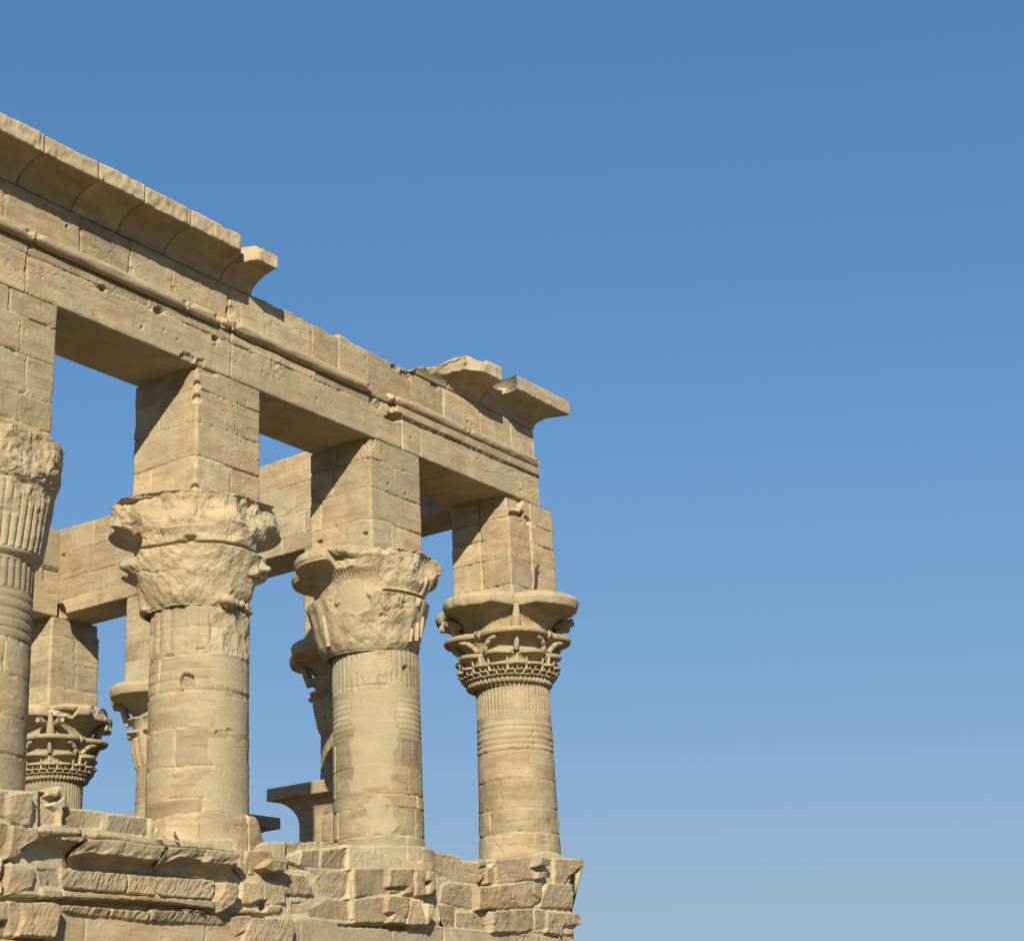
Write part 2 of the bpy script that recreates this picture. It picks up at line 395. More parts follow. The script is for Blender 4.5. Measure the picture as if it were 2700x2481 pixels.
# round moulding, in the stretches that survive
def torus(x0, x1, seed, r=.125):
    n = int((x1-x0)/.03); xs = np.linspace(x0, x1, n+1); th = np.linspace(0, 2*np.pi, 29)[:-1]
    X, T = np.meshgrid(xs, th, indexing='ij')
    rr = r*(1+.13*fbm(X*2.2, T, 0, seed, 5)-.10*sstep(.15, .4, fbm(X*1.6, T*.8, 3, seed+1, 4))-.03) - .5*r*(np.clip(1-abs(X-x0-.1*np.sin(T*2))/.10, 0, 1)+np.clip(1-abs(X-x1+.08*np.cos(T*3))/.10, 0, 1))
    P = np.stack([X, -.03-np.cos(T)*rr*.9, 1.0+np.sin(T)*rr*.92], -1)
    col = blank(X.shape); col[..., 0] = .25*fbm(X*3, T, 0, seed, 3)+.1; col[..., 3] = .15; col[..., 2] = .15
    return P, col
bag = Bag()
for i, (a, b) in enumerate(((XA, -3.80), (-3.72, -.36), (-.33, .40), (.80, 4.66), (5.38, 7.88), (7.93, 10.54))):
    P, col = torus(a, b, 40+i); bag.grid(P, col, wv=True, cap=True)
for i, (cx, rx) in enumerate(((.62, .12), (-3.74, .07), (5.33, .10), (-.34, .04))):      # broken stubs
    th = np.linspace(0, 2*np.pi, 25)[:-1]; ph = np.linspace(.05, np.pi-.05, 13)
    PH, TH = np.meshgrid(ph, th, indexing='ij')
    rr = 1+.45*fbm(np.cos(TH)*2+i, np.sin(TH)*2, PH*2, 55+i, 3)
    P = np.stack([cx-np.cos(PH)*rx*rr, -.02-np.sin(PH)*np.cos(TH)*.09*rr, 1.0+np.sin(PH)*np.sin(TH)*.10*rr], -1)
    c4 = blank(PH.shape); c4[..., 2] = .5; bag.grid(P, c4, wv=True, cap=True)
bag.obj('round_moulding', parent=arch)

# cavetto cornice
def cornice_profile(n1=16):
    p = []
    for i in range(n1+1):
        a = i/n1*math.pi/2; p.append((-.66*(1-math.cos(a))**.9, 1.82+.34*math.sin(a)**.9*1.0))
    p[-1] = (-.66, 2.16)
    for i in range(1, 9): p.append((-.665, 2.16+.32*i/8))
    for i in range(1, 14): p.append((-.665+1.22*i/13, 2.48))
    for i in range(1, 9): p.append((.555, 2.48-.66*i/8))
    for i in range(1, 8): p.append((.555-.555*i/8, 1.82))
    return np.array(p)
PR = cornice_profile()
def cornice(name, x0, x1, joints, seed, ymax=None, zmax=None, shear=0.0, label=None, tonef=None):
    xs = xsample(x0, x1, .016); n = len(xs)-1; m = len(PR)
    Y = np.repeat(PR[None, :, 0], n+1, 0); Z = np.repeat(PR[None, :, 1], n+1, 0); X = np.repeat(xs[:, None], m, 1)
    Tt = np.repeat(np.arange(m)[None], n+1, 0)*.045
    d = np.full(X.shape, 9.0); k = np.zeros(X.shape)
    Xw = X+.012*fbm(Tt*3, X, 0, seed, 3)
    for j in joints: d = np.minimum(d, abs(Xw-j)); k += Xw > j
    rid = _hash(k, k*0, k*0, seed)
    outer = sstep(0.02, .12, -Y)
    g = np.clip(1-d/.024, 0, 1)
    sc = 1 - .09*g*outer + (rid-.5)*.05*outer + .010*fbm(X*4, Tt*3, 0, seed+1, 4)*outer
    Y = Y*np.where(Y < 0, sc, 1) + .045*g*(Y < .01)*(Tt < 1.2)
    Z = Z + .012*fbm(X*3, Tt*2, 1, seed+2, 3)*(Z > 2.4) + (rid-.5)*.03*(Z > 2.1)
    # chipped lower and upper arris of the slab
    ar = np.exp(-((Z-2.19)/.05)**2)*(Y < -.5); Y = Y + ar*.03*np.clip(fbm(X*4, X*0, 0, seed+6, 5)-.1, 0, 1)
    ar = np.exp(-((Z-2.48)/.04)**2)*(Y < -.5); Z = Z - ar*.05*np.clip(fbm(X*4, X*0, 0, seed+7, 5)-.12, 0, 1)
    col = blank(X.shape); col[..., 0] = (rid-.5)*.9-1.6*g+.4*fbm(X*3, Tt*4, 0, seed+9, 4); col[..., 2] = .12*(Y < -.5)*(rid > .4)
    col[..., 3] = .35*sstep(.0, .5, fbm(X*1.5, Tt*2, 0, seed+8, 3))
    if ymax is not None:
        lim = ymax(X, Z); cut = Y < -lim; Y = np.where(cut, -lim, Y); col[..., 2] += .45*cut
    if zmax is not None:
        lz = zmax(X, Y); cut = Z > lz; Z = np.where(cut, np.maximum(lz, 1.80), Z); col[..., 2] += .35*cut
    if tonef: tonef(X, Y, Z, col)
    P = np.stack([X, Y, Z], -1)
    return Bag().grid(P, col, wv=True, cap=True).obj(name, parent=arch, label=label)
def ym1(X, Z):      # near its end one stone has lost its nose
    r = .64 - .42*np.exp(-((X-.62)/.13)**2)*(Z > 2.12)
    return r+.03*fbm(X*9, Z*9, 0, 9, 3)
def tf1(X, Y, Z, col): col[..., 3] += .9*sstep(-.35, -.2, X)*(1-sstep(.4, .5, X))*(Z > 2.1)*(fbm(X*3, Z*6, 0, 4, 3) > -.1)
def zm1(X, Y): return 2.49 - .05*sstep(.55, .6, X) + .012*fbm(X*5, Y*5, 0, 3, 3)
cornice('cornice', XA, 1.33, [-8.9, -7.7, -6.4, -5.2, -4.05, -2.92, -1.92, -.84, .54], 61, ymax=ym1, zmax=zm1, tonef=tf1, label='intact run of cornice overhanging the beam')
# ruined stub and corner slab
def ym2(X, Z):
    keep = sstep(7.28, 7.36, X+.10*(Z-2.2))*(1-sstep(8.44, 8.50, X))
    base = np.interp(X+.25*(Z-2.1), [6.0, 6.7, 7.1, 7.36], [.02, .05, .22, .52])+.07*facet(X*4, Z*5, 4)+.02*fbm(X*12, Z*12, 0, 3, 3)
    r = np.where(keep > .5, .46+.17*sstep(7.3, 7.75, X)+.04*facet(X*4, Z*5, 9), base)
    r = np.where(X > 8.47, .20+.20*sstep(8.85, 8.95, X)+.05*facet(X*5, Z*6, 8), r)
    return np.clip(r, -.05, .67)
def zm2(X, Y):
    z = np.interp(X, [6.0, 6.15, 6.6, 7.0, 7.3, 7.6, 8.0, 8.45, 8.5, 8.7, 8.95], [1.80, 1.88, 2.06, 2.22, 2.42, 2.50, 2.52, 2.49, 2.30, 2.22, 2.24])
    return z + .07*facet(X*4, Y*4, 7) + .03*fbm(X*9, Y*9, 0, 8, 4) - .10*sstep(-.45, -.62, Y)*(X < 7.9)
cornice('cornice', 6.02, 8.98, [7.30, 8.48], 62, ymax=ym2, zmax=zm2, label='ruined stump of cornice with a broken nose')
PR = np.array([((y if y < 0 else y*1.9), z) for y, z in PR])
def corner_slab():
    m = len(PR); n = 100; xs = np.linspace(8.98, 10.52, n+1)
    X = np.repeat(xs[:, None], m, 1); Y = np.repeat(PR[None, :, 0], n+1, 0); Z = np.repeat(PR[None, :, 1], n+1, 0)
    # the right-hand end turns the corner with the same hollow profile
    ext = np.where(Y < 0, -Y, np.interp(Z, [1.82, 1.95, 2.08, 2.19, 2.48], [0, .03, .12, .64, .645]))*.82
    ext = np.where(Z < 1.83, 0, np.where(Z > 2.17, .53, ext))
    ext = np.where(Y >= 0, np.interp(Z, [1.82, 1.95, 2.08, 2.17, 2.48], [0, .03, .12, .53, .53]), ext)
    w = sstep(9.9, 10.52, X)**1.5
    X = X + w*ext
    Y = Y*(1+.03*fbm(X*4, Z*5, 0, 3, 3)) + .05*np.exp(-((Z-2.19)/.05)**2)*(Y < -.5)*np.clip(fbm(X*5, X*0, 0, 7, 4)+.1, 0, 1)
    Z = Z + .015*fbm(X*6, Y*4, 0, 4, 3)*(Z > 2.1)
    col = blank(X.shape); col[..., 0] = .2*fbm(X*2, Z*2, 0, 5, 3)+.1; col[..., 2] = .12*(Y < -.5)
    return Bag().grid(np.stack([X, Y, Z], -1), col, wv=True, cap=True).obj('cornice', parent=arch, label='corner slab of cornice standing alone')
corner_slab()

# ------------------------------------------------------------------ beams of the side and the back
def yside(P):   # swap x,y roles (mirror) for a beam that runs in y
    Q = P.copy(); Q[..., 0] = P[..., 1]; Q[..., 1] = P[..., 0]; return Q
def side_beam():
    y0, y1 = 1.30, YE+1.4
    def top(xs): return 2.42 + .02*fbm(xs*4, xs*0, 0, 3, 4) + .02*np.round(np.sin(xs*1.3))
    def ex(X, Z, h, col):
        h = h - .35*(1-sstep(0, 1, ((X-14.66)/.42)**2+((Z-.0)/.42)**2))*(X < 14.8)
        h, col = holes([(14.5, 1.63, .07, .05, .08), (12.2, 1.58, .05, .04, .05), (6.5, 1.1, .03, .03, .03)])(X, Z, h, col)
        # edge of the upper course rounded and a shallow hollow band
        h = h - .02*np.exp(-((Z-1.12)/.05)**2)*(X > 11.9)*(.6+.5*fbm(X*2, Z, 0, 6, 3))
        return h, col
    cs = [(-1, .40, [2.6, 4.9, 6.6, 9.2, 11.2, 13.1]), (.40, .95, [3.3, 5.9, 8.1, 10.4, 12.83]), (.95, 1.68, [2.2, 4.4, 6.2, 7.26, 9.5, 12.4]), (1.68, 3, [3.0, 4.9, 6.55, 7.7, 9.6, 11.6, 12.5, 13.3, 14.2])]
    R, C = wall_face_x(y0, y1, 0.0, 2.42, XD+.0, cs, 21, step=.022, top=top, extra=ex, back=1.22, mortar=.3, rough=.005)
    C[..., 3] = np.maximum(C[..., 3], .2)
    return Bag().grid(yside(R), C, wv=True, cap=True, flip=True).obj('architrave', label='side beam whose sunlit inner face runs back from the corner')
side_beam()
def far_beam():
    cs = [(-1, .60, [-4, 0, 2.4, 7.1]), (.60, 1.28, [-2, 1, 4.8, 8.9]), (1.28, 3, [-3, 0, 3, 5.5, 8.2])]
    R, C = wall_face_x(XD-9.6, XD+.02, 0.0, 2.36, YE, cs, 22, step=.04, back=1.25, mortar=.3,
                       extra=lambda X, Z, h, col: (h + .07*(Z > 1.28) - .05*((X > 8.9)*(Z < 1.28)*(Z > .9)), col))
    return Bag().grid(R, C, wv=True, cap=True).obj('architrave', label='far beam along the back, mostly hidden')
far_beam()

# ------------------------------------------------------------------ capitals
def lobe(th, n, ph, d, rho):
    a = (th-ph) % (2*np.pi/n); a = np.minimum(a, 2*np.pi/n-a)
    return d*np.cos(a)+np.sqrt(np.maximum(rho*rho-(d*np.sin(a))**2, 1e-6))
NT = 576
TH = np.arange(NT)/NT*2*np.pi
def tier(rings, rb, Rr, zb, zr, lip, rin, ribs=0, flare=2.0, k=10):
    """append (r(theta), z) rings: hollow bell from zb to zr, a lip, then the top going in to rin"""
    for i in range(k+1):
        s = i/k; f = s**flare; r = rb+(Rr-rb)*f
        if ribs: r = r*(1+.012*np.cos(TH*ribs)*math.sin(s*math.pi)**.5)
        rings.append((r, zb+(zr-zb)*(1-(1-s)**1.25)))
    for s, e in ((.25, .02), (.6, .035), (.85, .02), (1.0, -.02)):
        rings.append((Rr*(1+e*min(1, lip*5)), zr+lip*s))
    rings.append((Rr*.93, zr+lip*1.12)); rings.append((rin*.5+Rr*.42, zr+lip*1.16)); rings.append((rin+0*TH, zr+lip*1.12))

def cone(bag, p0, p1, r0, r1, n=10, col=(.2, 0, .5, 0)):
    p0, p1 = np.array(p0, float), np.array(p1, float); ax = p1-p0; L = np.linalg.norm(ax); ax /= L
    a = np.cross(ax, [0.3, .5, .81]); a /= np.linalg.norm(a); b = np.cross(ax, a)
    th = np.arange(n)/n*2*np.pi
    ts = np.array([0, .06, .5, .94, 1]); rs = np.array([r0*.85, r0, (r0+r1)/2, r1, r1*.85])
    P = p0+ax*(ts[:, None, None]*L)+(a*np.cos(th)[None, :, None]+b*np.sin(th)[None, :, None])*rs[:, None, None]
    bag.grid(P, np.array(col, float), wv=True, cap=True)

def rings_to_P(rings, cx, cy):
    P = np.empty((len(rings), NT, 3)); r = np.array([q[0]+0*TH for q in rings]); z = np.array([q[1]+0*TH for q in rings])
    P[..., 0] = cx+r*np.cos(TH); P[..., 1] = cy+r*np.sin(TH); P[..., 2] = z
    return P, r, z
def shake(P, r, z, cx, cy, seed, amt=.012):
    n = fbm(P[..., 0]*4+seed, P[..., 1]*4, P[..., 2]*4, seed, 4)*amt + fbm(P[..., 0]*13+seed, P[..., 1]*13, P[..., 2]*13, seed+5, 3)*amt*.5
    P[..., 0] += n*np.cos(TH); P[..., 1] += n*np.sin(TH); P[..., 2] += n*.5
    return P
def refine(P, C=None, step=.03):
    """insert rings so that no gap between rings is longer than step"""
    out = [P[0]]; oc = [C[0]] if C is not None else None
    for i in range(1, len(P)):
        L = np.max(np.linalg.norm(P[i]-P[i-1], axis=-1)); k = max(1, int(math.ceil(L/step)))
        for j in range(1, k+1):
            out.append(P[i-1]*(1-j/k)+P[i]*j/k)
            if C is not None: oc.append(C[i-1]*(1-j/k)+C[i]*j/k)
    return np.array(out), (np.array(oc) if C is not None else None)

def cap_composite(cx, cy, seed, parent, broken=None):
    rg = []
    rg.append((.79+0*TH, -4.14)); rg.append((.80+0*TH, -4.10))
    rb = 1+.032*np.cos(TH*56)
    for a in np.linspace(0, np.pi, 7): rg.append(((.83+.085*math.sin(a))*rb, -4.10+.13*(1-math.cos(a))/2))
    rg.append((.85+0*TH, -3.97))
    J = lambda s: 1+.015*vnoise(TH*9, TH*0, 0, s)
    tier(rg, .88, lobe(TH, 48, 0, .93, .065)*1.0, -3.99, -3.955, .022, .86, flare=1.0, k=3)
    tier(rg, .89, lobe(TH, 32, .05, .965, .098), -3.92, -3.875, .026, .87, flare=1.3, k=3)
    tier(rg, .90, lobe(TH, 16, .0, .94, .19), -3.85, -3.76, .055, .90, flare=2.2, k=6)
    tier(rg, .90, lobe(TH, 8, np.pi/8, .83, .335), -3.70, -3.52, .085, .94, flare=2.6, k=10)
    tier(rg, .94, lobe(TH, 4, np.pi/4, .62, .76), -3.42, -3.12, .11, .96, flare=2.8, k=13)
    tier(rg, .96, lobe(TH, 4, 0, .79, .885)*(1-.02*np.clip(vnoise(TH*9, TH*0, 0, seed), 0, 1)), -2.98, -2.53, .27, .6, ribs=96, flare=3.2, k=20)
    P, r, z = rings_to_P(rg, cx, cy)
    P, _ = refine(P, None, .035)
    r = np.hypot(P[..., 0]-cx, P[..., 1]-cy); z = P[..., 2]
    col = blank(r.shape)
    col[..., 2] = .35*(z > -2.5)+.30*fbm(P[..., 0]*3, P[..., 1]*3, z*3, seed, 3)
    if broken is not None:
        f, nz = broken(TH[None, :], z); cut = r > f
        k_ = np.where(cut, f/np.maximum(r, 1e-3), 1); P[..., 0] = cx+(P[..., 0]-cx)*k_; P[..., 1] = cy+(P[..., 1]-cy)*k_
        col[..., 2] += .3*cut
    lip = sstep(1.15, 1.25, r)*np.exp(-((z+2.53)/.05)**2); P[..., 2] += lip*.05*np.clip(fbm(TH*5, z*0, 0, seed+3, 4), -.2, 1)
    P = shake(P, r, z, cx, cy, seed, .016)
    b = Bag().grid(P, col, wv=True, cap=True)
    def at(a, rr, zz): return (cx+rr*math.cos(a), cy+rr*math.sin(a), zz)
    rngs = np.random.RandomState(seed)
    for k in range(4):       # drooping buds between the big umbels, stubs above them
        a = math.pi/4+k*math.pi/2
        cone(b, at(a, 1.06, -3.0), at(a, 1.30, -2.46), .125, .05, 12)
        for s in (-1, 1):
            if rngs.rand() < .75: cone(b, at(a+s*.10, 1.05, -2.72), at(a+s*.20, 1.46, -2.66), .085, .095, 12, (-.1, 0, .25, 0))
        a = k*math.pi/2
        cone(b, at(a+.0, .99, -3.10), at(a, 1.16, -3.02), .10, .06, 10)
        for s in (-1, 1):    # curling stems under the second tier
            pts = [at(a+s*.10, 1.0, -3.42), at(a+s*.16, 1.06, -3.30), at(a+s*.28, 1.13, -3.20), at(a+s*.42, 1.20, -3.15)]
            for p, q in zip(pts[:-1], pts[1:]): cone(b, p, q, .06, .055, 8, (0, 0, .3, 0))
        a = math.pi/4+k*math.pi/2
        cone(b, at(a, 1.02, -3.42), at(a, 1.22, -3.12), .075, .03, 10)
    for n, r0, z0, z1, rr, ph in ((8, 1.02, -3.74, -3.52, .05, 0), (16, 1.0, -3.87, -3.76, .045, math.pi/16), (32, .97, -3.935, -3.86, .034, .05+math.pi/32), (16, 1.02, -3.73, -3.60, .035, math.pi/16), (32, .97, -3.87, -3.80, .022, math.pi/32), (16, 1.03, -3.85, -3.79, .025, 0)):
        for k in range(n):
            a = ph+k*2*math.pi/n; cone(b, at(a, r0, z0), at(a, r0+.06, z1), rr, rr*.4, 7)
    return b.obj('capital', parent=parent, label='capital carved in many tiers of open papyrus heads')

def cap_bell(cx, cy, seed, parent, top=-2.36, label='smooth bell capital with broad papyrus lobes'):
    rg = [(.78+0*TH, -4.42), (.80+0*TH, -4.40)]
    leaf = lambda n, a: 1+a*np.abs(np.cos(TH*n/2))
    for i in range(9):
        s = i/8; rg.append(((.79+.13*s**1.4+.03*math.sin(s*3.14))*(leaf(20, .05)), -4.36+.66*s))
    tier(rg, .90, lobe(TH, 8, np.pi/8, .76, .33), -3.70, -3.58, .06, .88, flare=1.8, k=5)
    tier(rg, .86, lobe(TH, 4, np.pi/4, .35, .72), -3.48, -3.22, .04, .88, flare=2.0, k=6)
    tier(rg, .90, lobe(TH, 4, 0, .72, .92), -3.18, top-.38, .30, .6, ribs=96, flare=2.6, k=18)
    P, r, z = rings_to_P(rg, cx, cy); P, _ = refine(P, None, .04)
    r = np.hypot(P[..., 0]-cx, P[..., 1]-cy); z = P[..., 2]
    col = blank(r.shape); col[..., 2] = .15+.25*fbm(P[..., 0]*3, P[..., 1]*3, z*3, seed, 3)
    P = shake(P, r, z, cx, cy, seed)
    b = Bag().grid(P, col, wv=True, cap=True)
    for k in range(4):
        a = math.pi/4+k*math.pi/2
        cone(b, (cx+.98*math.cos(a), cy+.98*math.sin(a), -3.3), (cx+1.25*math.cos(a), cy+1.25*math.sin(a), top-.35), .12, .06, 12)
        cone(b, (cx+1.0*math.cos(a), cy+1.0*math.sin(a), -2.82), (cx+1.38*math.cos(a), cy+1.38*math.sin(a), -2.80), .11, .13, 12, (-.1, 0, .1, 0))
    return b.obj('capital', parent=parent, label=label)

def planes_clip(cx, cy, P, planes, seed, amp, sc=2.2):
    """cut the radius back to noisy fracture planes: (azimuth, tilt per metre of z, distance, z0, z1)"""
    r = np.hypot(P[..., 0]-cx, P[..., 1]-cy); z = P[..., 2]; th = np.arctan2(P[..., 1]-cy, P[..., 0]-cx)
    lim = np.full(r.shape, 9.0)
    for (az, tilt, dist, z0, z1) in planes:
        az = math.radians(az); c = np.cos(th-az)
        tang = np.sin(th-az)*r
        d = dist+tilt*(z-(z0+z1)/2) + amp*facet(tang*sc+seed, z*sc*1.1, seed) + amp*.55*fbm(tang*5, z*5, 0, seed+3, 4) + amp*.25*fbm(tang*16, z*16, 0, seed+5, 3)
        w = sstep(z0-.02, z0+.04, z)*(1-sstep(z1-.04, z1+.02, z))
        dd = np.where(c > .15, d/np.maximum(c, .15), 9.0)
        lim = np.minimum(lim, np.where(w > .5, dd, 9.0))
    cut = r > lim; k = np.where(cut, lim/np.maximum(r, 1e-3), 1)
    P[..., 0] = cx+(P[..., 0]-cx)*k; P[..., 1] = cy+(P[..., 1]-cy)*k
    return P, cut

def lumpy(P, cx, cy, a0, a1, z0, z1, seed, amp):
    th = np.degrees(np.arctan2(P[..., 1]-cy, P[..., 0]-cx)) % 360; r = np.hypot(P[..., 0]-cx, P[..., 1]-cy); z = P[..., 2]
    w = sstep(a0, a0+10, th)*(1-sstep(a1-10, a1, th))*sstep(z0, z0+.04, z)*(1-sstep(z1-.04, z1, z))
    u = np.radians(th)*1.25
    n = facet(u*1.5+seed, z*2.0, seed+50, .7)*1.5+.40*facet(u*4.2, z*5, seed+55, .8)+fbm(u*6, z*7, 0, seed+51, 5, .6)*.42
    crk = np.clip(1-abs(fbm(u*1.1, z*1.5, 0, seed+60, 4))/.022, 0, 1)*sstep(-.05, .15, vnoise(u*1.3, z*1.3, 5, seed+61))
    d = w*(amp*(n-.1)-.055*crk)
    P[..., 0] += d*np.cos(np.radians(th)); P[..., 1] += d*np.sin(np.radians(th)); return P

def stack_rings(spec, dz=.025):
    """spec: list of (z, r array) -> interpolated rings every dz"""
    rg = []
    for (za, ra), (zb_, rb_) in zip(spec[:-1], spec[1:]):
        k = max(1, int(abs(zb_-za)/dz))
        for i in range(k): s = i/k; rg.append((ra*(1-s)+rb_*s, za*(1-s)+zb_*s))
    rg.append((spec[-1][1], spec[-1][0])); return rg

def cap_B(cx, cy, parent):
    L4 = lobe(TH, 4, 0, .75, .98)
    td = np.degrees(TH); wm = sstep(150, 170, td)*(1-sstep(292, 310, td)); nz = .04*vnoise(TH*4, TH*0, 0, 9)
    rg = [(.84+0*TH, -4.26)]
    l8 = lobe(TH, 8, np.pi/8, .86, .36)
    for i in range(26):
        s = i/25; z = -4.22+.90*s
        side = np.where(s < .5, .92+.10*s, .97+(l8*1.10-.97)*min(1, max(0, (s-.5)/.32))**1.8) if s < .86 else l8*1.10*(1-.05*(s-.86)/.14)
        rg.append((side*(1-wm)+wm*(.87+.36*s**.75), z))
    rg.append(((1.20+nz)*wm+1.02*(1-wm), -3.295)); rg.append(((1.10+nz)*wm+1.0*(1-wm), -3.28)); rg.append(((1.12+nz)*wm+1.0*(1-wm), -3.255)); rg.append(((1.20+nz)*wm+1.0*(1-wm), -3.24))
    # the side facing out has lost its carving
    mass = lambda s: 1.23+.13*math.sin(s*math.pi*.9)
    for i in range(14): s = i/13; rg.append(((1.05+(L4-1.05)*(s**1.6))*(1-wm)+wm*mass(s*.6), -3.12+.42*s))
    for i in range(9): s = i/8; rg.append((L4*(1.0-.03*s)*(1-wm)+wm*mass(.6+.4*s), -2.68+.26*s))
    rg.append((L4*.90, -2.37)); rg.append((L4*.6, -2.35))
    P, r, z = rings_to_P(rg, cx, cy); P, _ = refine(P, None, .025)
    P, cut = planes_clip(cx, cy, P, [(200, -.10, 1.30, -3.24, -2.2), (235, -.12, 1.26, -3.24, -2.2), (270, -.10, 1.28, -3.24, -2.2), (165, .1, 1.40, -3.24, -2.2), (310, .1, 1.50, -3.2, -2.2),
                                     (208, .22, 1.12, -4.3, -3.30), (238, .30, 1.10, -4.3, -3.30), (275, .35, 1.14, -4.3, -3.30), (180, .30, 1.12, -4.3, -3.30)], 5, .08)
    P = lumpy(P, cx, cy, 150, 312, -4.34, -2.36, 5, .08)
    r = np.hypot(P[..., 0]-cx, P[..., 1]-cy); z = P[..., 2]; td_ = np.degrees(np.arctan2(P[..., 1]-cy, P[..., 0]-cx)) % 360
    for a0, a1, z0, z1, rr in ((132, 174, -3.34, -3.0, .99), (288, 306, -3.30, -3.06, 1.04), (218, 226, -3.30, -3.17, 1.05)):     # hollows between the blocks
        w_ = sstep(a0-3, a0+3, td_)*(1-sstep(a1-3, a1+3, td_))*sstep(z0-.02, z0+.03, z)*(1-sstep(z1-.03, z1+.02, z)); k_ = 1-w_*np.clip(1-rr/np.maximum(r, .1), 0, 1)
        P[..., 0] = cx+(P[..., 0]-cx)*k_; P[..., 1] = cy+(P[..., 1]-cy)*k_
    r = np.hypot(P[..., 0]-cx, P[..., 1]-cy); col = blank(r.shape)
    ta = (np.degrees(np.arctan2(P[..., 1]-cy, P[..., 0]-cx)) % 360)
    # vertical splits between the broken drums
    for a in (197, 222, 252):
        g = np.clip(1-abs(ta-a-1.5*fbm(z*3, z*0, 0, a, 2))/1.0, 0, 1)*(z > -3.2)*(z < -2.36); P[..., 0] -= .03*g*np.cos(np.radians(ta)); P[..., 1] -= .03*g*np.sin(np.radians(ta)); col[..., 0] -= .4*g
    n = fbm(P[..., 0]*3, P[..., 1]*3, z*3, 8, 4)
    col[..., 2] = .5+.6*n*cut; col[..., 0] += .4*n
    P = shake(P, r, z, cx, cy, 7, .022)
    b = Bag().grid(P, col, wv=True, cap=True)
    # surviving scraps of the carved heads on either flank
    for az, zc, rr, sz in ((300, -3.5, 1.12, .20), (286, -3.62, 1.06, .18)):
        a = math.radians(az); cc = np.array([cx+rr*math.cos(a), cy+rr*math.sin(a), zc])
        th = np.arange(40)/40*2*np.pi; ph = np.linspace(.04, np.pi-.04, 22); PH, T2 = np.meshgrid(ph, th, indexing='ij')
        q = 1+.30*facet(T2*1.2+az, PH*2, az)+.15*fbm(np.cos(T2)*3, np.sin(T2)*3, PH*3, az, 3)
        Q = np.stack([np.sin(PH)*np.cos(T2)*q*sz, np.sin(PH)*np.sin(T2)*q*sz, np.cos(PH)*q*sz*.75+np.sin(PH)*0], -1)+cc
        c4 = blank(PH.shape); c4[..., 2] = .35; b.grid(Q, c4, wv=True, cap=True, flip=True)
    # small knobbly remains of the necking at the right
    rs = np.random.RandomState(4)
    for k in range(5):
        a = math.radians(258+k*11+4*rs.rand()); zc = -4.16-.05*rs.rand(); cc = np.array([cx+.93*math.cos(a), cy+.93*math.sin(a), zc]); sz = .07+.07*rs.rand()
        th = np.arange(16)/16*2*np.pi; ph = np.linspace(.05, np.pi-.05, 9); PH, T2 = np.meshgrid(ph, th, indexing='ij')
        q = 1+.5*facet(T2*1.3+k, PH*2, k)+.3*fbm(np.cos(T2)*3+k, np.sin(T2)*3, PH*3, k, 3); Q = np.stack([np.sin(PH)*np.cos(T2)*q*sz, np.sin(PH)*np.sin(T2)*q*sz, np.cos(PH)*q*sz*.9], -1)+cc
        c4 = blank(PH.shape); c4[..., 2] = .3; b.grid(Q, c4, wv=True, cap=True, flip=True)
    return b.obj('capital', parent=parent, label='capital broken down to a rough lumpy mass')

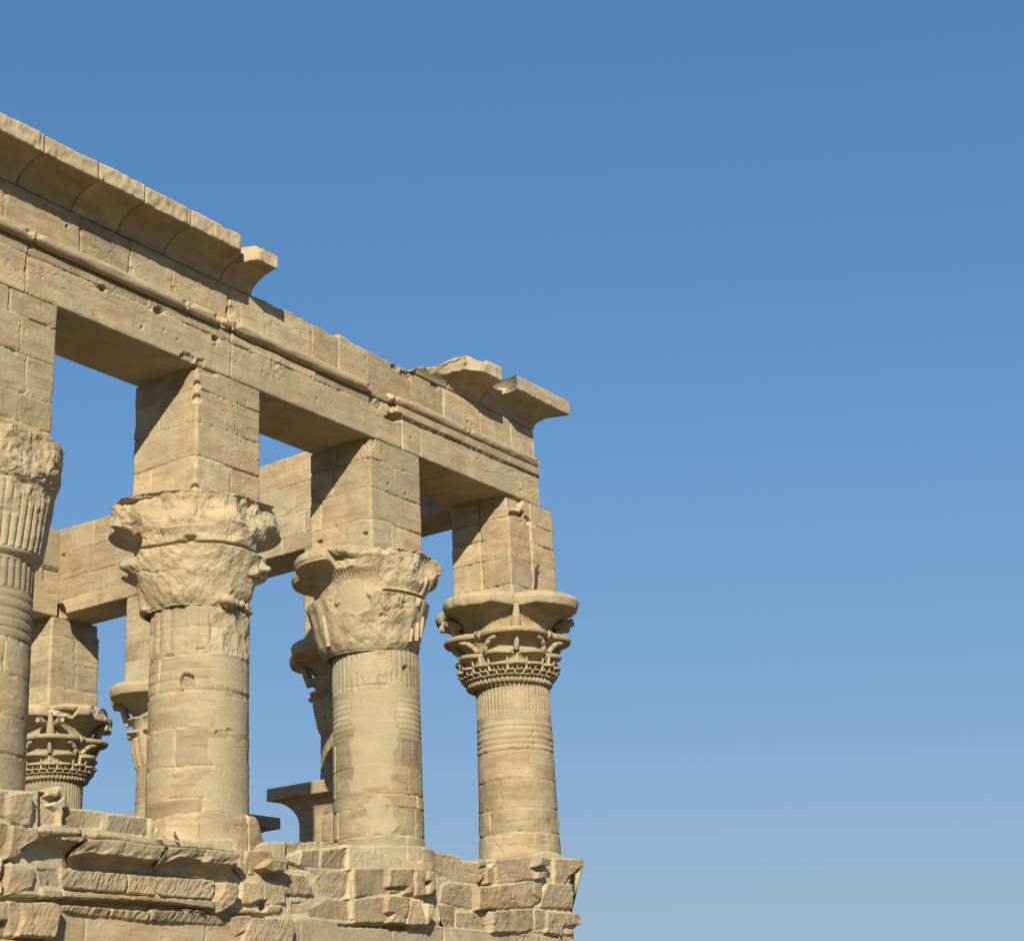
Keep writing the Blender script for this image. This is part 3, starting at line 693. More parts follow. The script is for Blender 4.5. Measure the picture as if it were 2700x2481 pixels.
def cap_C(cx, cy, parent):
    L4 = lobe(TH, 4, 0, .74, .92)
    rg = [(.82+0*TH, -4.24)]
    rg.append((.87+0*TH, -4.20)); rg.append((.92+0*TH, -4.12))
    for i in range(22): s = i/21; rg.append(((.96+.24*s)*(1+.012*np.cos(TH*20)), -4.06+.86*s))
    rg.append((1.15+0*TH, -3.17)); rg.append((1.08+0*TH, -3.14))
    td = np.degrees(TH); wm = sstep(231, 236, td)*(1-sstep(292, 300, td))
    for i in range(20): s = i/19; rg.append((((1.03+(L4-1.03)*(s**2.2))*(1+.010*np.cos(TH*110)*math.sin(s*math.pi)))*(1-wm)+wm*(1.18+.22*math.sin(s*1.9)), -3.12+.52*(1-(1-s)**1.25)))
    for s, e in ((.1, 1.0), (.3, 1.02), (.6, 1.02), (.85, .99), (1.0, .94)): rg.append((L4*e, -2.60+.27*s))
    rg.append((L4*.8, -2.30)); rg.append((L4*.55, -2.28))
    P, r, z = rings_to_P(rg, cx, cy); P, _ = refine(P, None, .025)
    P, cut = planes_clip(cx, cy, P, [(250, -.15, 1.28, -3.14, -2.2), (275, -.1, 1.30, -3.14, -2.2), (232, .35, 1.20, -3.1, -2.2),
                                     (215, .22, 1.03, -4.20, -3.16), (245, .22, 1.04, -4.20, -3.16), (190, .2, 1.06, -4.20, -3.16), (275, .25, 1.08, -4.2, -3.16)], 15, .07, 2.6)
    P = lumpy(P, cx, cy, 178, 282, -4.30, -3.16, 15, .055); P = lumpy(P, cx, cy, 228, 296, -3.12, -2.32, 16, .075)
    # the nose of the left lobe is broken on its right half
    th = np.degrees(np.arctan2(P[..., 1]-cy, P[..., 0]-cx)) % 360; r = np.hypot(P[..., 0]-cx, P[..., 1]-cy); z = P[..., 2]
    w = sstep(188, 196, th)*(1-sstep(224, 230, th))*(z < -2.42-.10*sstep(186, 215, th)+.03*fbm(th*.2, z*4, 0, 3, 3))*(z > -2.78)
    lim = 1.30+.05*fbm(th*.3, z*8, 0, 2, 3); k = np.where((w > .5) & (r > lim), lim/np.maximum(r, .1), 1)
    P[..., 0] = cx+(P[..., 0]-cx)*k; P[..., 1] = cy+(P[..., 1]-cy)*k
    col = blank(r.shape); n = fbm(P[..., 0]*3, P[..., 1]*3, z*3, 18, 4)
    col[..., 2] = .22+.5*n*cut; col[..., 0] += .25*n
    q = ((th-204)/21)**2+((z+3.26)/.30)**2+.9*fbm(th*.10, z*4, 0, 6, 4)                # smooth cement fill
    m = 1-sstep(.8, 1.0, q); rr = np.hypot(P[..., 0]-cx, P[..., 1]-cy); tgt = 1.10+.12*(z+3.25); k = 1+m*(tgt/np.maximum(rr, .1)-1)
    P[..., 0] = cx+(P[..., 0]-cx)*k; P[..., 1] = cy+(P[..., 1]-cy)*k; col[..., 1] = m; col[..., 2] *= 1-m; col[..., 0] *= 1-m
    nm = (1-m)
    n2 = (fbm(P[..., 0]*4, P[..., 1]*4, P[..., 2]*4, 9, 4)*.02+fbm(P[..., 0]*13, P[..., 1]*13, P[..., 2]*13, 5, 3)*.009)*nm
    P[..., 0] += n2*np.cos(TH); P[..., 1] += n2*np.sin(TH)
    b = Bag().grid(P, col, wv=True, cap=True)
    for az, z0, z1, r0, r1, rr in ((283, -3.12, -2.75, 1.12, 1.30, .055), (284, -3.45, -3.2, 1.10, 1.16, .05), (281, -4.0, -3.65, 1.04, 1.08, .05), (290, -3.9, -3.5, 1.05, 1.12, .045),
                                   (170, -4.1, -3.5, 1.0, 1.13, .05), (270, -4.05, -3.8, 1.03, 1.08, .045), (275, -3.35, -3.2, 1.15, 1.2, .06)):
        a = math.radians(az); cone(b, (cx+r0*math.cos(a), cy+r0*math.sin(a), z0), (cx+r1*math.cos(a), cy+r1*math.sin(a), z1), rr, rr*.9, 9)
    return b.obj('capital', parent=parent, label='capital with one smooth lobe left and its middle broken away')

def cap_A(cx, cy, parent):
    rg = [(.84+0*TH, -4.40)]
    ribs = np.abs(np.cos(TH*24))**.6
    for i in range(10): s = i/9; rg.append((.86+(.09)*math.sin(s*1.57)+.0*ribs, -4.36+.10*s))
    for i in range(36): s = i/35; rg.append(((.95+.13*s)*(1+.045*(ribs-.5)*(1-.3*s)), -4.24+.98*s))
    rg.append((1.06+0*TH, -3.24)); rg.append((1.08+0*TH, -3.20))
    for i in range(26): s = i/25; rg.append(((1.13+.08*math.sin(s*2.6)), -3.17+.72*s))
    rg.append((1.1+0*TH, -2.43)); rg.append((.9+0*TH, -2.42))
    P, r, z = rings_to_P(rg, cx, cy); P, _ = refine(P, None, .025)
    P = lumpy(P, cx, cy, 150, 350, -3.2, -2.4, 27, .04)
    P, cut = planes_clip(cx, cy, P, [(270, -.05, 1.10, -3.2, -2.3), (315, .1, 1.18, -3.2, -2.3), (225, 0, 1.14, -3.2, -2.3), (270, .1, 1.02, -3.8, -3.22), (300, .1, 1.04, -3.7, -3.22)], 25, .06, 2.6)
    r = np.hypot(P[..., 0]-cx, P[..., 1]-cy); z = P[..., 2]; col = blank(r.shape)
    n = fbm(P[..., 0]*3, P[..., 1]*3, z*3, 28, 4); col[..., 2] = .25+.4*n*cut
    P = shake(P, r, z, cx, cy, 17, .012)
    # tooled roughness on the boss
    t = fbm(TH[None]*14+z*5, z*9, 0, 44, 3)*.03*(z > -3.2); P[..., 0] += t*np.cos(TH); P[..., 1] += t*np.sin(TH)
    return Bag().grid(P, col, wv=True, cap=True).obj('capital', parent=parent, label='rough unfinished boss above a bundle of reeds')

# ------------------------------------------------------------------ columns
def shaft(cx, cy, seed, top=-4.1, r_top=.79, r_bot=.865, bottom=-8.6, reeds=None, rings=None, joints=(), damage=None, label=None, cem=None):
    step = .02; n = int((top-bottom)/step); zs = np.linspace(bottom, top, n+1)
    T = np.repeat(TH[None], n+1, 0); Z = np.repeat(zs[:, None], NT, 1)
    R0 = r_bot+(r_top-r_bot)*sstep(0, 1, (Z+8.2)/(top+8.2)*.999)
    U = T*.83
    cs = []; zz = [bottom-1]+sorted(joints)+[top+1]
    rs = np.random.RandomState(seed)
    for a, b in zip(zz[:-1], zz[1:]):
        j0 = rs.rand()*2.6; cs.append((a, b, [j0, j0+1.75, j0+3.4, j0+4.3]))
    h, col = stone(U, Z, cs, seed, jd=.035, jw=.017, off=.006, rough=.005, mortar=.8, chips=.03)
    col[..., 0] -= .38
    if reeds:
        za, zb_, nr_, amp = reeds
        w = sstep(za, za+.03, Z)*(1-sstep(zb_-.03, zb_, Z))
        h = h + w*amp*(np.abs(np.cos(T*nr_/2))**.7-.7)*2; h = h*1.0
    if rings:
        for a, b in zip(rings[:-1], rings[1:]):
            s = np.clip((Z-a)/(b-a), 0, 1); inb = (Z > a) & (Z < b)
            h = h + inb*(.022*np.sqrt(np.maximum(0, 1-(2*s-1)**2))**.6-.012)
            h = h - .018*np.clip(1-abs(Z-a)/.014, 0, 1)
            col[..., 2] += .18*inb
    if damage: h, col = damage(T, Z, h, col)
    if cem:
        for (t0, t1, z0, z1) in cem:
            tt = np.degrees(T); wv = fbm(T*5, Z*4, 0, seed+91, 4)
            m = sstep(t0-2, t0+2, tt+14*wv)*(1-sstep(t1-2, t1+2, tt+14*wv))*sstep(z0, z0+.03, Z+.12*wv)*(1-sstep(z1-.03, z1, Z+.12*wv))
            h = h*(1-m)+.010*m; col[..., 1] = np.maximum(col[..., 1], m); col[..., 2] *= 1-m; col[..., 0] *= 1-.7*m; col[..., 3] *= 1-m
    R = R0+h
    P = np.stack([cx+R*np.cos(T), cy+R*np.sin(T), Z], -1)
    return Bag().grid(P, col, wv=True, cap=True).obj('column', label=label)

def pier(x0, y0, seed, courses, parent, z0=-2.5, z1=-.004, w=WP, d=DP, extra=None, label=None, **kw):
    P, col, U, Z, nr = box_grid(x0, x0+w, y0, y0+d, z0, z1, courses, seed, **kw)
    if extra: P, col = extra(P, col, U, Z, nr)
    return Bag().grid(P, col, wv=True, cap=True).obj('pier', parent=parent, label=label)

def pcourses(zs, js):
    zz = [-9]+list(zs)[::-1]+[9]; out = []
    for i, (a, b) in enumerate(zip(zz[:-1], zz[1:])): out.append((a, b, js[len(zz)-2-i] if len(zz)-2-i < len(js) else []))
    return out
CSH = (.89, .72)     # axis of a column relative to the corner of its pier

# --- column A, at the left edge of the view
def colA(x, first=True):
    cx, cy = x+CSH[0], CSH[1]
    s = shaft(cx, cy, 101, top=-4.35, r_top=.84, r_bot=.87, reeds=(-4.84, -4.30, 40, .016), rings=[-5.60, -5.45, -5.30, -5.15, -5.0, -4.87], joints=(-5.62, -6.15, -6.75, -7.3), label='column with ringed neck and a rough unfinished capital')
    pier(x, 0, 102, pcourses([-.41, -1.04, -1.70, -2.18], [[2.2], [2.45], [2.6], [2.5], [2.4]]), s,
         extra=None, chips=.03, mortar=.7)
    cap_A(cx, cy, s); return s
colA(-S)

# --- column B
def dmgB(T, Z, h, col):
    td = np.degrees(T)
    # right-hand side of the neck knocked off
    m = sstep(232, 238, td+8*fbm(T*4, Z*4, 0, 2, 3))*(1-sstep(300, 306, td))*sstep(-5.10, -5.04, Z)
    n = facet(T*5, Z*5, 33); h = h*(1-m)+m*(-.02+.05*n+.015*fbm(T*20, Z*16, 0, 5, 3)); col[..., 2] += .35*m; col[..., 1] *= 1-m
    # one niche
    q = ((td-211)/9.5)**2+((Z+5.56)/.14)**2+3*(Z < -5.66); m = 1-sstep(.75, 1.0, q+.25*fbm(T*20, Z*12, 0, 6, 3)); h = h-.09*m*(1+.5*fbm(T*14, Z*12, 0, 7, 3)); col[..., 0] -= .5*m
    for (a, z, w, hh, dp) in ((187, -5.10, 9, .022, .05), (226, -5.02, 5, .03, .06), (205, -5.72, 3, .03, .05), (246, -6.42, 2, .03, .04), (250, -6.6, 3, .03, .02), (203, -7.1, 6, .05, -.02)):
        q = ((td-a)/w)**2+((Z-z)/hh)**2; m = 1-sstep(.6, 1.1, q); h = h-dp*m; col[..., 0] -= .5*m*(dp > 0)
    m = sstep(232, 240, td)*sstep(-5.65, -5.6, Z)*(1-sstep(-5.15, -5.12, Z)); h = h*(1-.8*m); col[..., 2] += .2*m
    return h, col
cx, cy = CSH
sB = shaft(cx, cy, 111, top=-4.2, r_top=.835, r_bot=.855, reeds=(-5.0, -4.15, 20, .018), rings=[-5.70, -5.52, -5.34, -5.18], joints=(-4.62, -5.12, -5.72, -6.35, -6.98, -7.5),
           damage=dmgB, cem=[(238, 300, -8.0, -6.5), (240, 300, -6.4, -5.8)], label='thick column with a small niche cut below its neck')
def exB(P, col, U, Z, nr):
    # broken far edge of the left face
    e = .13*np.clip(1-U/.25, 0, 1)*(.5+facet(Z*3, U*3, 4))*(Z > -1.2)*sstep(-.75, -.2, Z+.2)
    P[..., 1] -= np.clip(e, 0, .2)
    for cz in (-.36, -.62, -2.28):
        q = ((U-DP)/.12)**2+((Z-cz)/.09)**2; m = 1-sstep(.4, 1.1, q); P[..., 0] += .06*m; P[..., 1] += .06*m; col[..., 2] += .5*m
    q = ((U-DP-.12)/.4)**2+((Z-.0)/.14)**2; m = 1-sstep(.5, 1, q+.4*fbm(U*6, Z*6, 0, 1, 3)); P[..., 1] += .05*m; P[..., 0] += .03*m*(U < DP+.05)
    return P, col
pier(0, 0, 112, pcourses([-.43, -1.04, -1.675], [[.75, 4.2], [.95-.3, DP+.95], [3.6], [DP+.85, .5]]), sB, extra=exB, chips=.025, mortar=.35)
cap_B(cx-.10, cy+.06, sB)

# --- column C
def dmgC(T, Z, h, col):
    td = np.degrees(T)
    w = sstep(246, 250, td+6*fbm(Z*4, Z*0, 0, 2, 3))*(1-sstep(330, 332, td))+(1-sstep(188, 190, td))
    m = np.clip(w, 0, 1)*sstep(-5.95, -5.9, Z)*(1-sstep(-5.15, -5.1, Z)); s = ((Z+5.95)/.105) % 1
    h = h*(1-m)+m*(.02*np.sqrt(np.maximum(0, 1-(2*s-1)**2))-.015); col[..., 2] += .35*m*(Z > -5.7)
    m = sstep(248, 254, td+8*fbm(Z*3, Z*0, 0, 4, 3))*(1-sstep(290, 292, td))*sstep(-6.5, -6.4, Z)*(1-sstep(-5.95, -5.9, Z)); col[..., 3] = np.maximum(col[..., 3], m); col[..., 0] -= .4*m; h = h-.01*m
    q = ((td-252)/20)**2+((Z+5.35)/.10)**2+.6*fbm(T*9, Z*9, 0, 3, 3); m = 1-sstep(.6, 1, q); col[..., 2] += .5*m
    q = ((td-262)/5)**2+((Z+4.55)/.06)**2; m = 1-sstep(.6, 1, q); h = h-.07*m; col[..., 0] -= .6*m
    m = sstep(236, 240, td)*(1-sstep(270, 273, td))*sstep(-7.72, -7.68, Z)*(1-sstep(-7.25, -7.2, Z)); h = h-.014*m; col[..., 3] = np.maximum(col[..., 3], .4*m); col[..., 0] -= .3*m
    q = ((td-238)/4)**2+((Z+7.25)/.06)**2; col[..., 2] += .8*(1-sstep(.6, 1.2, q))
    n = fbm(T*12, Z*14, 0, 12, 4); w = sstep(205, 210, td)*(1-sstep(233, 236, td))*sstep(-4.95, -4.85, Z)*(1-sstep(-4.6, -4.55, Z)); h = h+.02*n*w
    return h, col
cx, cy = S+.91, .70
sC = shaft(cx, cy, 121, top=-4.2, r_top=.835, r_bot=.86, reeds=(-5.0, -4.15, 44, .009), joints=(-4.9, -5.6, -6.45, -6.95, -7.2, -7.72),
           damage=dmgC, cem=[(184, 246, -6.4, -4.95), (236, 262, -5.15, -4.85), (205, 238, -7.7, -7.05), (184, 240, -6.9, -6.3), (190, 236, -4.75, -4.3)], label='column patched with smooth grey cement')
def exC(P, col, U, Z, nr):
    for cu_, cz, a in ((1.40, -1.98, .08), (.24, -1.9, .09), (.28, -2.07, .03), (DP-.08, -.22, .03), (DP+.1, -.24, .03), (DP+.55, -.85, .04), (DP+1.1, -.92, .04)):
        q = ((U-cu_)/(a))**2+((Z-cz)/(a*.6))**2; m = 1-sstep(.5, 1.1, q)
        P[..., 0] -= nr[None, :, 0]*.07*m; P[..., 1] -= nr[None, :, 1]*.07*m; col[..., 0] -= .7*m
    q = ((U-DP-1.25)/.32)**2+((Z+2.1)/.30)**2+.5*fbm(U*5, Z*5, 0, 1, 3); m = 1-sstep(.8, 1, q); col[..., 3] = np.maximum(col[..., 3], .7*m); col[..., 0] -= .3*m
    q = ((U-DP-.85)/.14)**2+((Z+2.1)/.5)**2+.5*fbm(U*7, Z*7, 0, 4, 3); col[..., 2] += .7*(1-sstep(.8, 1.2, q))
    m = (U > DP)*(U < DP+.95)*(Z < -.5)*(Z > -1.6); col[..., 1] = np.maximum(col[..., 1], .55*m)
    q = ((U-DP)/.2)**2+(Z/.25)**2+.4*fbm(U*5, Z*5, 0, 1, 3); m = 1-sstep(.6, 1, q); P[..., 0] += .04*m; P[..., 1] += .04*m
    return P, col
pier(S, 0, 122, pcourses([-.43, -1.04, -1.675], [[.72, 4.0], [.6, DP+.72], [3.5, .3], [DP+.62, .9]]), sC, extra=exC, chips=.03, mortar=.35)
cap_C(cx-.12, cy+.07, sC)

# --- column D, the corner
def dmgD(T, Z, h, col):
    td = np.degrees(T)
    m = sstep(-6.18, -6.1, Z+.05*fbm(T*4, Z*0, 0, 3, 3))*(1-sstep(-5.53, -5.5, Z)); col[..., 3] = np.maximum(col[..., 3], .9*m*sstep(-.25, .2, fbm(T*3, Z*5, 0, 5, 4)+.2)); col[..., 0] -= .15*m
    m = (1-sstep(-5.5, -5.48, Z))*sstep(-6.9, -6.8, Z)*.1; h = h-.02*(Z < -5.5)*(Z > -6.9)*0
    for (a, z, w, hh, dp) in ((205, -7.02, 9, .02, .02), (225, -7.0, 12, .012, .012), (255, -7.05, 8, .012, .015), (204, -7.5, 8, .03, .015), (250, -7.47, 9, .014, .02), (250, -7.37, 9, .012, .02), (188, -6.72, 2.5, .02, .05),
                              (232, -5.56, 2, .015, .03), (250, -5.95, 1.5, .02, .03), (262, -7.0, 8, .05, .008), (215, -7.3, 4, .09, .012)):
        q = ((td-a)/w)**2+((Z-z)/hh)**2+.3*fbm(T*12, Z*12, 0, 3, 2); m = 1-sstep(.5, 1.1, q); h = h-dp*m; col[..., 0] -= .4*m
    n = fbm(T*8, Z*9, 0, 21, 4); w = (1-sstep(-6.9, -6.8, Z)); h = h+.012*n*w; col[..., 0] += .2*n*w
    return h, col
cx, cy = XD+.95, .76
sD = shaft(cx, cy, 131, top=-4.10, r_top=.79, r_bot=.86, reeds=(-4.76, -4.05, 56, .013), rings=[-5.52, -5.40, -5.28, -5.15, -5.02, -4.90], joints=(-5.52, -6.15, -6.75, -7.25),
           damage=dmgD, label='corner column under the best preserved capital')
def exD(P, col, U, Z, nr):
    x1 = XD+1.745-.45
    # upper corner lost and patched; scroll-shaped hollow
    q = ((U-DP-.45)/.45)**2+((Z+.45)/.12)**2+.3*fbm(U*6, Z*6, 0, 1, 3); m = 1-sstep(.6, 1, q); P[..., 1] += .08*m; col[..., 2] += .3*m
    q = ((U-DP-.05)/.55)**2+((Z+.0)/.35)**2+.3*fbm(U*5, Z*5, 0, 1, 3); m = 1-sstep(.7, 1, q); P[..., 1] += .09*m; P[..., 0] += .05*m*(U < DP+.1); col[..., 2] += .35*m
    q = ((U-DP-.55)/.10)**2+((Z+.33)/.07)**2; m = 1-sstep(.6, 1, q); P[..., 1] += .12*m; col[..., 0] -= .8*m
    # upright seams
    for cu_, wd_ in ((.78, .035), (DP+.82, .03)):
        g = np.clip(1-abs(U-cu_-.02*fbm(Z*3, Z*0, 0, 4, 3))/wd_, 0, 1); P[..., 0] -= nr[None, :, 0]*.035*g; P[..., 1] -= nr[None, :, 1]*.035*g; col[..., 2] += .3*g
    m = (U > DP+.86)*(U < DP+1.74)*(Z < -2.0); col[..., 3] = np.maximum(col[..., 3], m*.9)
    # outer stones stand lower than the beam
    return P, col
pier(XD, 0, 132, pcourses([-.50, -.93, -1.41, -2.03], [[.78], [.78, DP+.82], [DP+.82, .78], [DP+.82, .78], [DP+.82]]), sD, w=1.74, z1=-.004, extra=exD, chips=.03, mortar=.6,
     label='corner pier patched with mortar, wider than its neighbours')
cap_composite(cx-.06, cy+.04, 3, sD)
# iron rod
def tube(pts, r, n=8):
    pts = np.array(pts, float); th = np.arange(n)/n*2*np.pi; P = []
    for i, p in enumerate(pts):
        t = pts[min(i+1, len(pts)-1)]-pts[max(i-1, 0)]; t /= np.linalg.norm(t); a = np.cross(t, [.1, 1, .2]); a /= np.linalg.norm(a); b = np.cross(t, a)
        rr = r if np.isscalar(r) else r[i]; P.append(p+(a*np.cos(th)[:, None]+b*np.sin(th)[:, None])*rr)
    return np.array(P)
rp = [(-.06, (1640, 1735)), (-.08, (1648, 1690)), (-.08, (1650, 1640)), (-.09, (1652, 1612)), (-.11, (1659, 1600)), (-.12, (1667, 1598))]
Bag().grid(tube([unp(700+a/2.31, 800+b/2.31, 1, y) for y, (a, b) in rp], [.026, .030, .030, .028, .024, .016]), wv=True, cap=True).obj('iron_rod', 'iron', sD, label='rusty bent iron rod on the pier')

# --- inner row and far columns
def bell_col(x, y, seed, label, pl=None):
    c = (x+.88, y+.80)
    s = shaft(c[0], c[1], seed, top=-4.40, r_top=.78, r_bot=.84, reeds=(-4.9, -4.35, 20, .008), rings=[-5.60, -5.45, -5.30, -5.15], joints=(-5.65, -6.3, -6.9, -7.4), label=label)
    pier(x, y, seed+1, pcourses([-.55, -1.1, -1.7], [[.8], [DP+.8], [.6], [DP+.9]]), s, step=.04, mortar=.2)
    cap_bell(c[0], c[1], seed+2, s); return s
bell_col(XD-.05, YG+.12, 141, 'column in shade beside the doorway, mostly hidden by the cement-patched one')
bell_col(XD, YF, 151, 'sunlit column far inside, seen past the niche column')
def exE(P, col, U, Z, nr):
    q = ((Z+.45)/.25)**2; P[..., 0] -= .08*(U > DP+1.4)*(U < DP+1.75)*(Z > -.35)
    return P, col
cE = (XD+.80, YE+.80)
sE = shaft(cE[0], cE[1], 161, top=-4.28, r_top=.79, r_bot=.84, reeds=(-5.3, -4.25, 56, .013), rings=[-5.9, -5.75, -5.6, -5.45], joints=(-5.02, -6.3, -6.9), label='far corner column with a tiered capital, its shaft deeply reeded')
pier(XD-.12, YE-.0, 162, pcourses([-.51, -1.20, -1.86], [[.8], [DP+.8], [DP+.9], [.6]]), sE, w=1.66, step=.035, extra=exE, chips=.03, mortar=.25)
def brkE(th, z):
    td = np.degrees(th) % 360
    lim = np.full(np.broadcast(th, z).shape, 9.0)
    m = (td > 262) & (td < 318) & (z > -2.75); lim = np.where(m, 1.42+.08*fbm(th*6, z*6, 0, 3, 3), lim)
    m = (td > 222) & (td < 250) & (z > -2.6) & (z < -2.36); lim = np.where(m, 1.28+.05*fbm(th*8, z*8, 0, 3, 3), lim)
    return lim, 0
oc = cap_composite(cE[0], cE[1], 9, sE, brkE)
for v_ in (oc,): v_.location.z = -.14
# two more, outside the picture, that carry the ends of the beams
def copy_tree(o, dx, dy, parent, label=None):
    c = o.copy(); scene.collection.objects.link(c); c.parent = parent; c.location = (o.location.x+dx, o.location.y+dy, o.location.z)
    if label: c['label'] = label
    elif 'label' in c.keys(): del c['label']
    for ch in [k for k in list(bpy.data.objects) if k.parent == o]:
        d = ch.copy(); scene.collection.objects.link(d); d.parent = c
    return c
colAo = [o for o in root.children if o.name.startswith('column') and 'unfinished' in o.get('label', '')][0]
copy_tree(colAo, -S, 0, root)
copy_tree(sE, -2*S, 0, root)

# ------------------------------------------------------------------ gateway jambs on the side
def cav_block(x0, x1, y0, y1, zb, zr, zt, ov, seed, parent, name, ovs=(1, 1, 1, 1)):
    """rectangular block with a hollow cornice flaring out by ov (left, front, right, back)"""
    n = 36; base = []; nr = []
    def seg(a, b, nn, k):
        for i in range(k): t = i/k; base.append((a[0]*(1-t)+b[0]*t, a[1]*(1-t)+b[1]*t)); nr.append(nn)
    c = [(x0, y1), (x0, y0), (x1, y0), (x1, y1)]
    cn = [(-ovs[0], ovs[3]), (-ovs[0], -ovs[1]), (ovs[2], -ovs[1]), (ovs[2], ovs[3])]
    for i in range(4):
        a, b = c[i], c[(i+1) % 4]; na, nb = cn[i], cn[(i+1) % 4]
        for k in range(n): t = k/n; base.append((a[0]*(1-t)+b[0]*t, a[1]*(1-t)+b[1]*t)); nr.append((na[0]*(1-t)+nb[0]*t, na[1]*(1-t)+nb[1]*t))
    base = np.array(base); nr = np.array(nr)
    prof = [(0, zb), (0, zb+(zr-zb)*.5), (0, zr)]
    for i in range(1, 11): a = i/10*math.pi/2; prof.append((ov*(1-math.cos(a)), zr+(zt-.28-zr)*math.sin(a)))
    prof += [(ov*1.01, zt-.27), (ov*1.01, zt-.14), (ov*1.0, zt-.01), (ov*.97, zt), (ov*.3, zt)]
    P = np.empty((len(prof), len(base), 3))
    for i, (o, z) in enumerate(prof): P[i, :, :2] = base+nr*o; P[i, :, 2] = z
    P, _ = refine(P, None, .06)
    n_ = fbm(P[..., 0]*3, P[..., 1]*3, P[..., 2]*3, seed, 4)*.010; P += n_[..., None]
    col = blank(P.shape[:2]); col[..., 0] = -.15+.2*fbm(P[..., 0]*2, P[..., 1]*2, P[..., 2]*2, seed+1, 3)
    return Bag().grid(P, col, wv=True, cap=True).obj(name, parent=parent)
JX0 = XD+.12
j1 = cav_block(JX0, 10.75, YG+.1, 6.20, -13.0, -6.45, -5.58, .60, 71, root, 'gate_jamb', (.7, .2, .3, 1))
j1['label'] = 'door jamb topped by an overhanging slab, beside the shaded column'
j2 = cav_block(JX0, 11.75, 10.0, YF+1.4, -13.0, -6.45, -5.62, .60, 72, root, 'gate_jamb', (.7, 1, 1, .2))
j2['label'] = 'farther door jamb, only the end of its slab showing'

# ------------------------------------------------------------------ screen walls (masonry relief)
REG = {1: (0, 2080), 2: (380, 2080), 3: (760, 2080), 4: (1130, 2080)}
SC = 4.6095
Y0 = -.14
